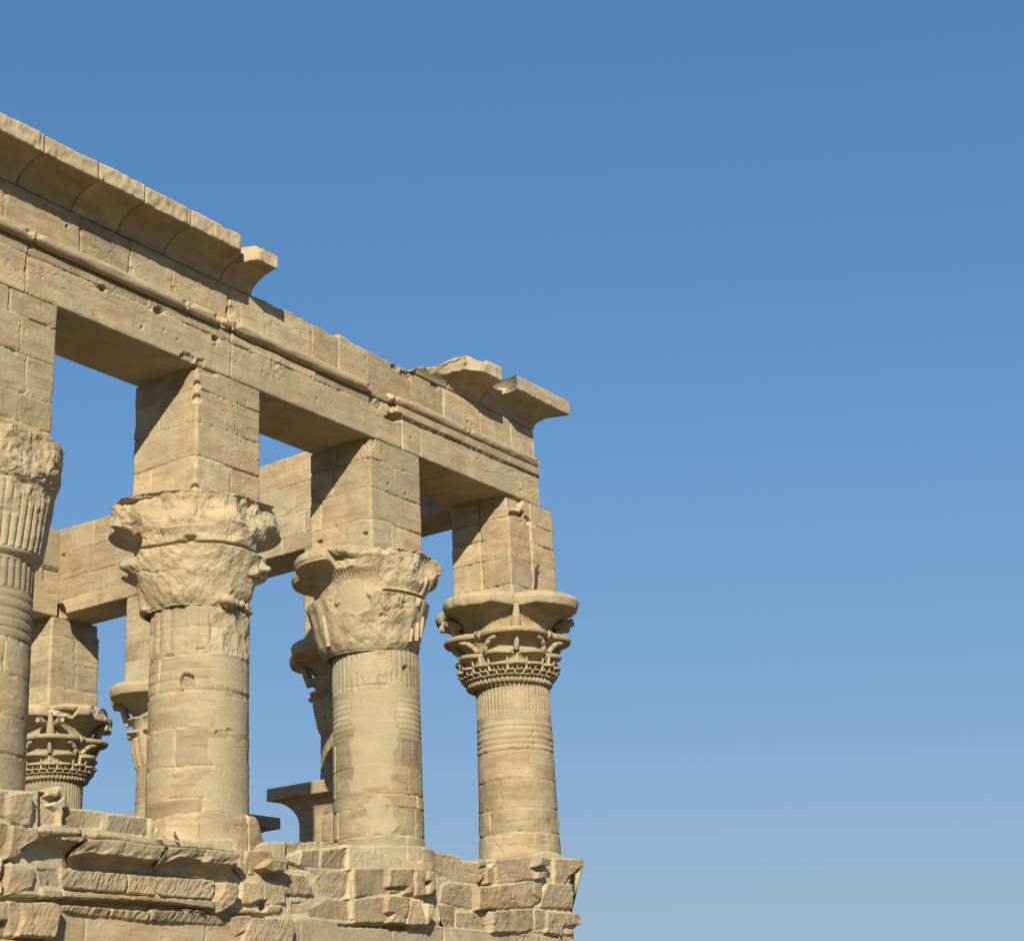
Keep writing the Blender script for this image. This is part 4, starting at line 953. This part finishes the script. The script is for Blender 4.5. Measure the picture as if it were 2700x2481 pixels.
# region, polygon, protrusion, growth per metre of height, roughness, tooling, tone
BL = [
 (1, [(-400, 20), (-160, 10), (-150, 330), (-400, 340)], .33, .1, .03, 0, .1), (1, [(-150, 20), (100, 30), (105, 330), (60, 350), (-140, 330)], .34, .2, .03, 0, 0),
 (1, [(112, 60), (250, 40), (380, 40), (402, 190), (398, 460), (300, 440), (150, 400), (112, 320)], .42, .35, .04, 0, .1),
 (1, [(415, 40), (580, 60), (570, 95), (730, 95), (670, 160), (535, 195), (660, 262), (685, 435), (410, 470)], .22, .1, .04, 0, .2),
 (1, [(590, 0), (735, 0), (732, 60), (700, 110), (565, 92)], .34, .2, .04, 0, .1),
 (1, [(690, 240), (1030, 262), (990, 475), (690, 440)], .16, 0, .012, 1, -.1), (1, [(1035, 270), (1228, 290), (1212, 485), (995, 480)], .14, 0, .02, 1, -.2),
 (1, [(1300, 310), (1640, 340), (1800, 370), (1800, 580), (1290, 520)], .15, 0, .015, 2, -.1),
 (1, [(-400, 400), (-80, 400), (-70, 850), (-400, 850)], .25, .2, .05, 0, 0), (1, [(-50, 400), (140, 420), (150, 500), (110, 700), (70, 850), (-50, 850)], .30, .5, .05, 0, 0),
 (1, [(155, 430), (460, 480), (480, 590), (300, 760), (220, 840), (90, 850), (130, 640)], .42, .2, .05, 0, .1),
 (1, [(-400, 870), (-60, 870), (-60, 1300), (-400, 1300)], .2, .2, .05, 0, 0), (1, [(-50, 870), (110, 880), (130, 1000), (100, 1250), (-50, 1300)], .2, .3, .05, 0, 0),
 (1, [(120, 870), (350, 950), (420, 970), (430, 1100), (380, 1200), (200, 1290), (100, 1260)], .36, .25, .05, 0, .2),
 (1, [(430, 970), (700, 980), (718, 1185), (500, 1190)], .28, .0, .02, 1, 0),
 (1, [(722, 962), (1565, 1022), (1556, 1258), (726, 1205)], .29, 0, .022, 3, .1), (1, [(1580, 1024), (2600, 1105), (2600, 1345), (1575, 1262)], .29, 0, .022, 3, .1),
 (1, [(510, 1192), (765, 1218), (765, 1330), (520, 1320)], .36, 0, .006, 0, .2), (1, [(778, 1222), (1600, 1285), (1600, 1365), (1480, 1370), (1100, 1330), (778, 1325)], .37, 0, .006, 0, .2),
 (1, [(1610, 1287), (2620, 1350), (2635, 1470), (2500, 1500), (1930, 1382), (1610, 1370)], .37, 0, .006, 0, .1),
 (1, [(660, 1338), (1100, 1345), (1930, 1390), (2530, 1470), (2540, 1500), (1900, 1440), (1300, 1425), (760, 1400)], .17, 0, .01, 0, -.3),
 (1, [(750, 1400), (1335, 1440), (1335, 1555), (1100, 1540), (860, 1500), (780, 1480)], .27, .6, .03, 3, -.1), (1, [(1350, 1440), (1810, 1480), (1800, 1610), (1600, 1590), (1350, 1545)], .27, .6, .03, 3, -.1),
 (2, [(70, 1460), (560, 1490), (900, 1530), (1030, 1600), (1000, 1655), (600, 1630), (70, 1600)], .27, .6, .03, 3, -.1),
 (1, [(260, 1370), (660, 1362), (750, 1400), (742, 1500), (690, 1800), (210, 1790), (255, 1600)], .38, .0, .04, 2, 0),
 (1, [(-400, 1350), (105, 1362), (108, 1600), (-400, 1650)], .27, .1, .05, 0, 0), (1, [(112, 1350), (245, 1372), (252, 1600), (190, 1800), (80, 1790), (108, 1600)], .30, .1, .05, 0, 0),
 (1, [(-400, 1670), (60, 1640), (60, 1800), (-400, 1848)], .2, .1, .04, 0, -.2), (1, [(-400, 1820), (240, 1815), (600, 1825), (600, 2100), (-400, 2100)], .22, 0, .03, 0, .1),
 (2, [(1110, 712), (1208, 730), (1210, 1095), (1170, 1080), (1135, 780)], .22, 0, .004, 0, .3),
 (2, [(1228, 745), (1500, 740), (1560, 850), (1400, 920), (1340, 1000), (1228, 1100)], .24, .5, .03, 0, .2),
 (2, [(1560, 845), (1740, 865), (1742, 1000), (1600, 1015), (1440, 950)], .42, .6, .05, 0, -.2), (2, [(1430, 1015), (1720, 1010), (1722, 1130), (1415, 1130)], .18, 0, .006, 0, 0),
 (2, [(850, 1120), (960, 1130), (900, 1300), (890, 1500), (868, 1350)], .27, 0, .01, 0, 0),
 (2, [(965, 1130), (1130, 1130), (1152, 1250), (1108, 1392), (980, 1500), (940, 1500), (900, 1350), (960, 1230)], .42, .35, .05, 0, .3),
 (2, [(1200, 1120), (1430, 1132), (1450, 1335), (1300, 1400), (1200, 1400)], .26, 0, .03, 0, .2), (2, [(1300, 1400), (1450, 1338), (1466, 1440), (1350, 1512)], .06, 0, .02, 0, -.2),
 (2, [(1000, 1440), (1290, 1455), (1480, 1500), (1480, 1525), (1000, 1500)], .24, 0, .008, 0, -.1),
 (2, [(1490, 1130), (1730, 1152), (1720, 1395), (1490, 1400)], .18, 0, .02, 1, 0), (2, [(1500, 1405), (1700, 1412), (1640, 1500), (1500, 1505)], .20, 0, .01, 0, .2),
 (2, [(1050, 1532), (1310, 1532), (1290, 1700), (1130, 1780), (1090, 1740)], .24, .1, .04, 0, .2), (2, [(1320, 1560), (1800, 1570), (1832, 1700), (1790, 1900), (1200, 1900), (1240, 1760)], .28, .0, .03, 2, .1),
 (3, [(-60, 640), (500, 640), (680, 698), (400, 730), (150, 745), (-60, 830)], .06, 0, .05, 0, .3), (3, [(160, 742), (380, 740), (370, 962), (130, 922)], .13, .1, .02, 0, -.1),
 (3, [(402, 742), (700, 712), (690, 970), (384, 952)], .11, 0, .02, 2, -.2), (3, [(-60, 870), (120, 940), (240, 1000), (80, 1000), (-60, 980)], .05, 0, .03, 0, .1),
 (3, [(-60, 1010), (230, 1052), (340, 1290), (-60, 1282)], .16, .1, .06, 0, -.1), (3, [(250, 1000), (500, 985), (400, 1060), (330, 1060)], .10, 0, .02, 0, .2),
 (3, [(345, 1092), (500, 1000), (520, 985), (738, 990), (690, 1308), (400, 1308)], .11, 0, .02, 2, -.2), (3, [(30, 1368), (180, 1370), (230, 1442), (270, 1500), (20, 1540)], .09, -.2, .03, 0, .1),
 (3, [(235, 1450), (480, 1342), (720, 1342), (730, 1608), (250, 1560)], .10, 0, .02, 1, -.2),
 (3, [(790, 968), (1220, 960), (1210, 1270), (800, 1312)], .20, 0, .012, 0, .1), (3, [(1228, 972), (1530, 958), (1532, 1270), (1420, 1282), (1440, 1182), (1220, 1192)], .30, .1, .05, 0, .2),
 (3, [(1220, 1196), (1436, 1186), (1400, 1250), (1230, 1262)], .22, -.5, .01, 0, .3),
 (3, [(1542, 960), (1690, 980), (1670, 1180), (1700, 1290), (1560, 1300)], .32, .1, .03, 0, .3), (3, [(1700, 985), (1782, 1002), (1800, 1200), (1745, 1290), (1710, 1280), (1740, 1120), (1680, 1120)], .34, .1, .04, 0, .1),
 (3, [(800, 1340), (1200, 1290), (1210, 1622), (800, 1632)], .20, 0, .012, 0, -.1), (3, [(1222, 1290), (1480, 1312), (1442, 1640), (1300, 1500), (1200, 1500)], .30, .1, .04, 0, -.2),
 (3, [(1300, 1510), (1440, 1560), (1410, 1640), (1190, 1620)], .27, 0, .04, 0, -.1),
 (3, [(1490, 1352), (1600, 1332), (1680, 1590), (1682, 1650), (1440, 1652)], .30, .1, .04, 0, .2), (3, [(1692, 1372), (1790, 1402), (1770, 1560), (1720, 1650), (1694, 1650)], .36, .2, .05, 0, .3),
 (3, [(1700, 1650), (1760, 1570), (1830, 1590), (1850, 1680)], .06, 0, .01, 0, -.3),
 (3, [(560, 1645), (830, 1650), (1420, 1660), (1400, 1722), (1200, 1700), (900, 1690), (570, 1680)], .07, .6, .03, 3, 0),
 (4, [(25, 770), (190, 782), (230, 1078), (110, 1080), (85, 1000)], .02, 0, .025, 1, -.1), (4, [(205, 802), (375, 812), (400, 870), (610, 905), (700, 910), (690, 1060), (580, 1140), (300, 1122), (242, 1100)], .04, 0, .02, 1, -.1),
 (4, [(385, 830), (600, 842), (620, 885), (420, 862)], -.05, 0, .01, 0, .4), (4, [(600, 845), (700, 850), (695, 940), (625, 940), (610, 880)], .10, 0, .02, 0, 0),
 (4, [(705, 880), (780, 880), (760, 925), (708, 915)], .03, 0, .01, 0, -.2), (4, [(580, 1150), (690, 1060), (690, 1165), (610, 1190)], -.10, 0, .01, 0, -.3),
 (4, [(160, 1182), (250, 1132), (585, 1162), (608, 1210), (590, 1380), (530, 1460), (140, 1370)], .06, 0, .02, 1, -.1), (4, [(100, 1400), (320, 1412), (320, 1690), (150, 1680)], .06, 0, .02, 0, -.1),
 (4, [(335, 1492), (710, 1482), (710, 1722), (330, 1692)], .07, 0, .03, 1, -.1),
 (4, [(820, 852), (1230, 802), (1345, 830), (1330, 1085), (820, 1150)], .20, 0, .02, 1, -.1), (4, [(712, 960), (800, 930), (805, 1140), (712, 1160)], .12, 0, .02, 0, .2),
 (4, [(1385, 820), (1482, 842), (1484, 932), (1340, 935)], .44, .4, .05, 0, -.1), (4, [(1330, 1000), (1450, 1000), (1440, 1082), (1330, 1092)], .34, .3, .03, 0, 0),
 (4, [(1530, 842), (1900, 850), (1900, 920), (1690, 1080), (1640, 1160), (1540, 1140)], .25, 0, .04, 0, 0),
 (4, [(620, 1192), (1280, 1112), (1300, 1260), (1382, 1350), (1250, 1432), (620, 1470)], .22, .1, .05, 0, .1), (4, [(1290, 1122), (1370, 1132), (1392, 1250), (1360, 1342), (1290, 1260)], .27, 0, .03, 0, .2),
 (4, [(1440, 1142), (1900, 1152), (1900, 1460), (1380, 1432), (1400, 1300)], .26, .1, .05, 0, -.1),
 (4, [(762, 1482), (1280, 1452), (1290, 1700), (1150, 1740), (780, 1742)], .22, .1, .05, 0, .1), (4, [(1290, 1452), (1430, 1470), (1430, 1690), (1300, 1700)], .20, .1, .03, 0, -.2),
 (4, [(1450, 1490), (1900, 1502), (1900, 1650), (1650, 1660), (1650, 1780), (1450, 1740)], .27, .1, .05, 0, .1),
 (4, [(1080, 1790), (1300, 1780), (1660, 1790), (1900, 1840), (1900, 1900), (1080, 1880)], .16, 0, .05, 0, 0),
]
def poly_sd(X, Z, poly):
    """signed distance, positive inside"""
    d = np.full(X.shape, 1e9); ins = np.zeros(X.shape, bool); n = len(poly)
    for i in range(n):
        ax, az = poly[i]; bx, bz = poly[(i+1) % n]; ex, ez = bx-ax, bz-az
        t = np.clip(((X-ax)*ex+(Z-az)*ez)/(ex*ex+ez*ez+1e-12), 0, 1)
        d = np.minimum(d, np.hypot(X-ax-t*ex, Z-az-t*ez))
        c = ((az > Z) != (bz > Z)) & (X < (bx-ax)*(Z-az)/(bz-az+1e-12)+ax); ins ^= c
    return np.where(ins, d, -d)
def zr_(reg, x, y, yp=-.3):
    ox, oy = REG[reg]; p = unp(ox+x/SC, oy+y/SC, 1, yp); return p[0], p[2]
def build_front_wall():
    tops = [zr_(1, *p) for p in ((-400, 0), (-100, 10), (110, 30), (250, 35), (400, 40), (560, 60), (640, -20), (728, 5), (735, 60))] + \
           [zr_(1, *p, yp=-.2) for p in ((745, 240), (1030, 258), (1240, 292), (1640, 338), (1805, 374), (1860, 470))]
    tops += [zr_(2, *p, yp=-.2) for p in ((60, 560), (230, 605), (560, 620), (1000, 610), (1110, 712), (1215, 728), (1440, 645))] + [zr_(3, *p, yp=-.2) for p in ((0, 645), (500, 640), (690, 690), (740, 690), (1500, 900))]
    tops += [zr_(4, *p, yp=-.15) for p in ((20, 768), (190, 782), (375, 808), (390, 848), (620, 885), (630, 850), (800, 860), (1100, 830), (1280, 775), (1380, 760), (1540, 830), (1600, 842), (1850, 855))]
    tx = np.array([t[0] for t in tops]); tz = np.array([t[1] for t in tops]); o = np.argsort(tx); tx, tz = tx[o], tz[o]
    edge = [zr_(4, p[0]-22, p[1], yp=-.2) for p in ((1825, 840), (1822, 925), (1700, 1055), (1665, 1155), (1665, 1200), (1678, 1465), (1690, 1500), (1765, 1560), (1788, 1635), (1735, 1700), (1680, 1785), (1700, 1805), (1730, 1848))]
    ez = np.array([e[1] for e in edge])[::-1]; exx = np.array([e[0] for e in edge])[::-1]
    XL, XR, ZB = -5.9, 10.6, -10.05
    step = .018; nx = int((XR-XL)/step); nz = int(2.4/step)
    xs = np.linspace(XL, XR, nx+1); t = np.linspace(0, 1, nz+1)
    zt = np.interp(xs, tx, tz) + .012*fbm(xs*12, xs*0, 0, 4, 3)
    X, T = np.meshgrid(xs, t, indexing='ij'); Z = ZB+(zt[:, None]-ZB)*T
    X = X + sstep(9.6, 10.6, X)*(np.interp(Z, ez, exx)-XR + .015*fbm(Z*9, Z*0, 0, 9, 3))
    # mortar/rubble ground
    n1 = fbm(X*3, Z*3, 0, 300, 5)
    base_ = np.interp(X, [-6, -2.9, -2.7, 1.5, 1.9, 3.4, 3.55, 5.55, 5.75, 7.85, 7.95, 10.2, 10.7], [.25, .25, .16, .16, .12, .09, .17, .20, .02, .03, .16, .18, .16])
    h = base_+.02*n1+.008*fbm(X*14, Z*14, 0, 310, 4); col = blank(X.shape); col[..., 2] = .8+.35*n1; col[..., 0] = .25
    h = np.where(Z < -9.30, .14, h)
    # engaged bulge in front of the columns
    for cx_, r_ in ((CSH[0]-S, .12), (CSH[0], .05), (S+.94, .03), (XD+.98, .02)):
        h = h + r_*np.sqrt(np.clip(1-((X-cx_)/1.1)**2, 0, 1))*(Z > -9.3)*.6
    # the smooth wall below
    cs = [(-20, -9.95, [-3, .5, 4, 7]), (-9.95, -9.2, [-2.35, .05, 2.3, 4.75, 6.25, 7.1, 8.6])]
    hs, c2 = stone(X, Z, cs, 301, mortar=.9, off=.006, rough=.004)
    low = 1-sstep(-9.44, -9.38, Z+.05*fbm(X*2.5, X*0, 0, 5, 4)-.06*sstep(1.9, 2.3, X))
    lowm = low*sstep(-3.0, -2.8, X)
    h = h*(1-lowm)+(hs+np.interp(X, [1.5, 2.5, 5], [.20, .15, .13]))*lowm; col = col*(1-lowm[..., None])+c2*lowm[..., None]
    q = (1-sstep(.25, .5, -1*0+fbm(X*1.4, Z*2.5, 0, 8, 3)+.25))*0
    m = sstep(2.2, 2.3, X)*(1-sstep(4.3, 4.8, X+.3*fbm(Z*4, X*2, 0, 6, 3)))*lowm; col[..., 1] = np.maximum(col[..., 1], m)
    col[..., 1] = np.maximum(col[..., 1], .4*lowm*sstep(0, .3, fbm(X*1.2, Z*1.5, 0, 18, 3)))
    for bi, (reg, poly, ph, gz, rough, tool, tone) in enumerate(BL):
        pp = [zr_(reg, a, b, Y0-max(ph, 0)) for a, b in poly]
        px0, px1 = min(p[0] for p in pp)-.08, max(p[0] for p in pp)+.08; pz0, pz1 = min(p[1] for p in pp)-.08, max(p[1] for p in pp)+.08
        ii = (X > px0) & (X < px1) & (Z > pz0) & (Z < pz1)
        if not ii.any(): continue
        x, z = X[ii], Z[ii]
        sd = poly_sd(x+.016*fbm(x*11, z*11, 0, bi, 4), z+.016*fbm(x*11, z*11, 4, bi, 4), pp)
        w = sstep(-.006, .014, sd); cz = (pz0+pz1)/2; cxx = (px0+px1)/2
        rs = _hash(np.array([bi]), np.array([1]), np.array([0]), 5)[0]
        k_ = .7 if cxx < 2.2 else .6
        hh = ph+.5*gz*(z-cz)+(rs-.5)*.10*(x-cxx)+k_*rough*.75*facet((x+bi)*2.6, z*3.4, bi*7, 1.2)+rough*.55*fbm(x*8, z*8, 0, bi, 6, .62)+(.004+.16*rough)*fbm(x*24, z*24, 0, bi+5, 3, .7)
        crk = np.clip(1-abs(fbm(x*1.6, z*2.0, 0, bi+80, 4))/.018, 0, 1)*sstep(.0, .2, vnoise(x*1.5, z*1.5, 5, bi)); hh = hh-(.035 if rough > .018 else .0)*crk
        if tool == 1: hh = hh+.008*fbm(x*26, z*20, 0, bi, 3)
        if tool == 2: c_, s_ = .5, .866; hh = hh+.012*fbm((x*c_+z*s_)*6, (-x*s_+z*c_)*42, 0, bi, 2)
        if tool == 3: c_, s_ = .55, .83; hh = hh+.020*fbm((x*c_+z*s_)*9, (-x*s_+z*c_)*30, 0, bi, 3)
        hh = hh-.016*np.clip(1-sd/.02, 0, 1)**2
        h[ii] = h[ii]*(1-w)+hh*w
        nn = fbm(x*2.5, z*2.5, 0, bi+40, 4); c = col[ii]
        newc = np.stack([tone*1.3-.30+(rs-.5)*.7+.5*nn, 0*nn, .0+.25*np.clip(nn, 0, 1)+.3*np.clip(1-sd/.03, 0, 1), .42+.5*np.clip(fbm(x*1.5, z*4, 0, bi+60, 3), 0, 1)], -1)
        gap = (1-w)*np.clip(1+sd/.02, 0, 1)
        col[ii] = c*(1-w[:, None])+newc*w[:, None]
    h = h-.02*np.clip(1-(zt[:, None]-Z)/.03, 0, 1)**2
    Y = Y0-h
    # columns' drums stand behind; wall is 1.3 m thick
    def emit(name, a, b, label):
        i0 = int((a-XL)/(XR-XL)*nx); i1 = min(nx, int((b-XL)/(XR-XL)*nx)); sl = slice(i0, i1+1)
        P = np.stack([X[sl], Y[sl], Z[sl]], -1); n = i1-i0+1; nb = 10; k = (np.arange(nb)+1)/nb
        we = sstep(9.4, 10.6, xs[sl]); top = np.stack([X[sl, -1][:, None]-.6*we[:, None]*k[None], Y[sl, -1][:, None]*(1-k)+1.3*k, Z[sl, -1][:, None]+.02*fbm(X[sl, -1][:, None]*5, k[None]*6+0*X[sl, -1][:, None], 0, 6, 3)], -1)
        bk = np.stack([X[sl, 0]-.6*we, np.full(n, 1.3), np.full(n, -13.7)], -1)[:, None]
        fr = np.stack([X[sl, 0], np.full(n, Y0-.02), np.full(n, -13.7)], -1)[:, None]; fr2 = np.stack([X[sl, 0], Y[sl, 0]*.5+.5*(Y0-.02), np.full(n, -11.0)], -1)[:, None]
        R = np.concatenate([P, top, bk, fr, fr2], 1); C = np.zeros(R.shape[:2]+(4,)); C[:, :P.shape[1]] = col[sl]; C[:, P.shape[1]:, 2] = .3
        return Bag().grid(R, C, wv=True, cap=True).obj(name, label=label)
    return emit
emit = build_front_wall()
wl = emit('screen_wall', -5.9, 2.05, 'screen wall with broken cornice stones and tooled band courses')
emit('screen_wall', 2.05, 6.25, 'screen wall of rough stones bedded in pale mortar')
emit('screen_wall', 6.25, 10.6, 'corner end of the screen wall with jutting broken stones')

# broken cornice stones of the screen wall
def wall_cornice(ptop, prim, plow, proot, seed, lab=None, root_y=.20, ex=2.4, out=0.0):
    """(x,z) outlines given as pixel polylines in one frame: top edge, top of rim, ragged lower edge of rim, root line"""
    def pl(pts, y): q = np.array([zr_(r, a, b, y) for r, a, b in pts]); return q
    A, B, Cc, D = pl(ptop, Y0-.35-out), pl(prim, Y0-.42-out), pl(plow, Y0-.52-out), pl(proot, Y0-root_y)
    x0, x1 = max(A[0, 0], Cc[0, 0]), min(A[-1, 0], Cc[-1, 0])
    x0 = (A[0, 0]+Cc[0, 0])/2; x1 = (A[-1, 0]+Cc[-1, 0])/2
    n = int((x1-x0)/.018); s = np.linspace(0, 1, n+1)
    def ip(Q, s):  # resample by fraction of x extent
        xx = Q[0, 0]+(Q[-1, 0]-Q[0, 0])*s; return xx, np.interp(xx, Q[:, 0], Q[:, 1])
    ax, az = ip(A, s); bx, bz = ip(B, s); cx_, cz = ip(Cc, s); dx, dz = ip(D, s)
    rows = []; cols = []
    def row(x, y, z, c): rows.append(np.stack([x, y, z], -1)); cols.append(np.broadcast_to(np.array(c, float), (n+1, 4)).copy())
    one = np.ones(n+1)
    row(ax, (Y0+.3)*one, az+.01, (0, 0, .3, .1)); 
    for k in range(1, 6): row(ax, Y0+.3-(.3+.30+out)*k/5*one, az+.01*one, (0, 0, .3, .1))
    # upper roll
    for k in range(1, 9):
        f = k/8; a = f*math.pi; row(ax*(1-f)+bx*f, Y0-.30-out-.06*math.sin(a)*one, az*(1-f)+bz*f, (0, 0, .15, .15))
    row(bx, Y0-.42*one-out, bz-.005, (.1, 0, .4, 0)); row(bx, Y0-.52*one-out, bz-.01, (.2, 0, .4, 0))
    for k in range(1, 10):
        f = k/9; row(bx*(1-f)+cx_*f, Y0-(.54-.015*f+out)*one, bz*(1-f)+cz*f, (.1, 0, .2, .1))
    K = 16
    for k in range(1, K+1):
        g = k/K; zz = cz*(1-g**1.4)+dz*g**1.4; y = Y0-root_y-(.525+out-root_y)*(1-g)**ex
        row(cx_*(1-g)+dx*g, y*one, zz, (-.05, 0, .05, .1))
    row(dx, (Y0+.25)*one, dz, (0, 0, 0, 0))
    P = np.array(rows).transpose(1, 0, 2); C = np.array(cols).transpose(1, 0, 2)
    m = P.shape[1]; V = np.repeat(np.linspace(0, 3, m)[None], n+1, 0); X = P[..., 0]; Z = P[..., 2]
    w = sstep(0, .1, Y0-.02-P[..., 1])
    nz_ = .016*facet(X*6, Z*8, seed)+.012*fbm(X*12, Z*12, 0, seed, 3)
    fr = np.exp(-((Z-cz[:, None]-.0)/.10)**2)*(V > 1.0)
    fs = fbm(X*6-Z*8, Z*10, 0, seed+4, 3)
    P[..., 1] -= w*nz_; P[..., 1] += w*fr*(.05+.06*fs)*(V > 1.2); P[..., 2] += w*.008*fbm(X*9, V*3, 0, seed+2, 3)
    C[..., 0] += .25*fbm(X*2.5, Z*3, 0, seed+5, 3); C[..., 2] += .2*fr*(fs > 0)
    j = np.clip(1-abs(X-(x0+(x1-x0)*.52)-.01*fs)/.012, 0, 1)*(V < 1.9); P[..., 1] += .02*j; C[..., 2] += .2*j
    return Bag().grid(P, C, wv=True, cap=True, flip=True).obj('cornice_block', parent=wl, label=lab)
wall_cornice([(1, 440, 480), (1, 640, 442), (1, 985, 492)], [(1, 455, 560), (1, 640, 545), (1, 988, 560)], [(1, 300, 700), (1, 400, 640), (1, 490, 590), (1, 640, 575), (1, 985, 640)],
             [(1, 230, 860), (1, 380, 950), (1, 620, 968), (1, 790, 930)], 81, root_y=.12, ex=1.6, out=.06, lab='short broken block of wall cornice with a deep dark hollow')
wall_cornice([(1, 1000, 492), (1, 1430, 525), (1, 1936, 640), (2, 150, 645)], [(1, 1010, 610), (1, 1430, 622), (1, 1700, 670), (2, 180, 690)],
             [(1, 905, 800), (1, 960, 790), (1, 1130, 760), (1, 1250, 790), (1, 1450, 795), (1, 1650, 830), (1, 1936, 860), (2, 215, 850)],
             [(1, 850, 935), (1, 1600, 1000), (2, 140, 1020)], 82, lab='longest block of wall cornice')
wall_cornice([(2, 235, 612), (2, 480, 650), (2, 830, 672), (2, 1000, 690), (2, 1110, 745)], [(2, 240, 705), (2, 480, 718), (2, 830, 742), (2, 1128, 775)],
             [(2, 212, 895), (2, 330, 870), (2, 440, 815), (2, 720, 850), (2, 740, 890), (2, 900, 895), (2, 1135, 915)],
             [(2, 150, 1025), (2, 500, 1055), (2, 820, 1100), (2, 1180, 1108)], 83, lab='block of wall cornice below the pigeon')

# collars: swollen lowest drums of the columns B, C and A
def collar(cx, cy, z0, ztop, R, seed, parent, breaks, label):
    n = int((.75)/.02); t = np.linspace(0, 1, n+1)
    zt = ztop(np.degrees(TH)) if callable(ztop) else ztop+0*TH
    Z = z0+(zt[None]-z0)*t[:, None]; T = np.repeat(TH[None], n+1, 0)
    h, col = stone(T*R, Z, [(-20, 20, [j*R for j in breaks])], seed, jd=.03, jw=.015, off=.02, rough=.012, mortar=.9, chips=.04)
    h = h+.02*facet(T*4, Z*4, seed); Rr = R+h-.06*np.clip(1-(zt[None]-Z)/.06, 0, 1)**2
    P = np.stack([cx+Rr*np.cos(T), cy+Rr*np.sin(T), Z], -1)
    top = P[-1:].copy(); top[..., 0] = cx+(top[..., 0]-cx)*.8; top[..., 1] = cy+(top[..., 1]-cy)*.8; top[..., 2] += .005
    P = np.concatenate([P, top], 0); col = np.concatenate([col, col[-1:]], 0)
    return Bag().grid(P, col, wv=True, cap=True).obj('base_drum', parent=parent, label=label)
def ztB(td): return -7.74+.04*np.exp(-((td-235)/25)**2)-.02-.30*sstep(283, 300, td)+.02*fbm(td*.1, td*0, 0, 3, 3)-.04*(1-sstep(165, 200, td))
collar(CSH[0]+.07, CSH[1]-.06, -8.7, ztB, 1.02, 91, sB, [math.radians(222), math.radians(272), math.radians(130)], None)
def ztC(td): return -7.88-.02*sstep(200, 260, td)+.02*fbm(td*.1, td*0, 0, 5, 3)+.0*td
collar(S+.94, .70, -8.75, ztC, 1.02, 92, sC, [math.radians(212), math.radians(248), math.radians(268), math.radians(120)], None)

# plain side and back walls that close the plan, and the paved floor inside
def plain_wall(name, x0, x1, y0, y1, zt, seed, label):
    P, col, U, Z, nr = box_grid(x0, x1, y0, y1, -13.7, zt, [(-14+i*.7, -13.3+i*.7, [j*1.5+(i % 2)*.7 for j in range(26)]) for i in range(9)], seed, step=.12)
    return Bag().grid(P, col, wv=True, cap=True).obj(name, label=label)
plain_wall('screen_wall', XD+.25, XD+1.35, 1.32, 4.5, -8.2, 95, 'side screen wall hidden behind the front')
plain_wall('screen_wall', XD+.25, XD+1.35, YF+.3, YE+1.4, -8.2, 96, 'side screen wall hidden behind the front')
plain_wall('screen_wall', XD-9.6, XD+.2, YE+.25, YE+1.35, -8.2, 97, 'back screen wall hidden behind the front')

fx = np.linspace(-9.2, XD+.3, 60); fy = np.linspace(1.3, YE+.3, 50); FX, FY = np.meshgrid(fx, fy, indexing='ij')
Bag().grid(np.stack([FX, FY, -12.9+.02*fbm(FX, FY, 0, 4, 3)], -1), blank(FX.shape)).obj('floor', label='paved floor inside the kiosk')

# ------------------------------------------------------------------ pigeon
def pigeon():
    p = unp(463, 2217, 1, Y0-.42)
    e = bpy.data.objects.new('pigeon', None); scene.collection.objects.link(e); e.location = p
    e['label'] = 'small dark pigeon perched on the broken wall cornice'; e['category'] = 'bird'
    d = np.array([cr[0], cr[1], 0]); d /= np.linalg.norm(d); up = np.array([0, 0, 1.0]); sd = np.cross(d, up)
    def pt(a, b): return (d*a+up*b)*.64      # a to the right of the picture, b up
    spine = [(.105, -.008, .008, .018), (.075, .018, .012, .026), (.045, .05, .026, .034), (.02, .08, .042, .045), (-.005, .11, .046, .050), (-.02, .14, .040, .043), (-.022, .165, .026, .028), (-.020, .182, .021, .021),
             (-.020, .197, .024, .023), (-.022, .212, .022, .020), (-.026, .222, .010, .010)]
    th = np.arange(20)/20*2*np.pi; P = []
    for a, b, r1, r2 in spine:
        P.append(pt(a, b)+np.cos(th)[:, None]*(d*.75+up*.5)*r1*.64+np.sin(th)[:, None]*sd*r2*.64)
    P = np.array(P); b = Bag().grid(P, wv=True, cap=True)
    body = b.obj('body', 'feather', e)
    w = Bag()
    for s in (-1, 1):
        sp = [(.085, .008, .004), (.06, .045, .014), (.03, .085, .024), (.0, .12, .028), (-.012, .14, .018), (-.016, .15, .006)]
        Q = []
        for a, b_, r in sp: Q.append(pt(a, b_)+sd*s*(.030+.012*math.sin((a+.02)*20))*.64+np.cos(th)[:, None]*(d*.75+up*.5)*r*.64+np.sin(th)[:, None]*sd*.007)
        Bag().grid(np.array(Q), wv=True, cap=True).obj('wing', 'wingc', e)
        Bag().grid(tube([pt(.005, .07)+sd*.012*s, pt(-.002, .035)+sd*.013*s, pt(.0, -.0)+sd*.013*s, pt(-.02, -.002)+sd*.013*s], [.007, .0035, .003, .002]), wv=True, cap=True).obj('leg', 'horn', e)
    Bag().grid(tube([pt(-.038, .205), pt(-.052, .200), pt(-.060, .195)], [.0045, .003, .001]), wv=True, cap=True).obj('beak', 'horn', e)
pigeon()
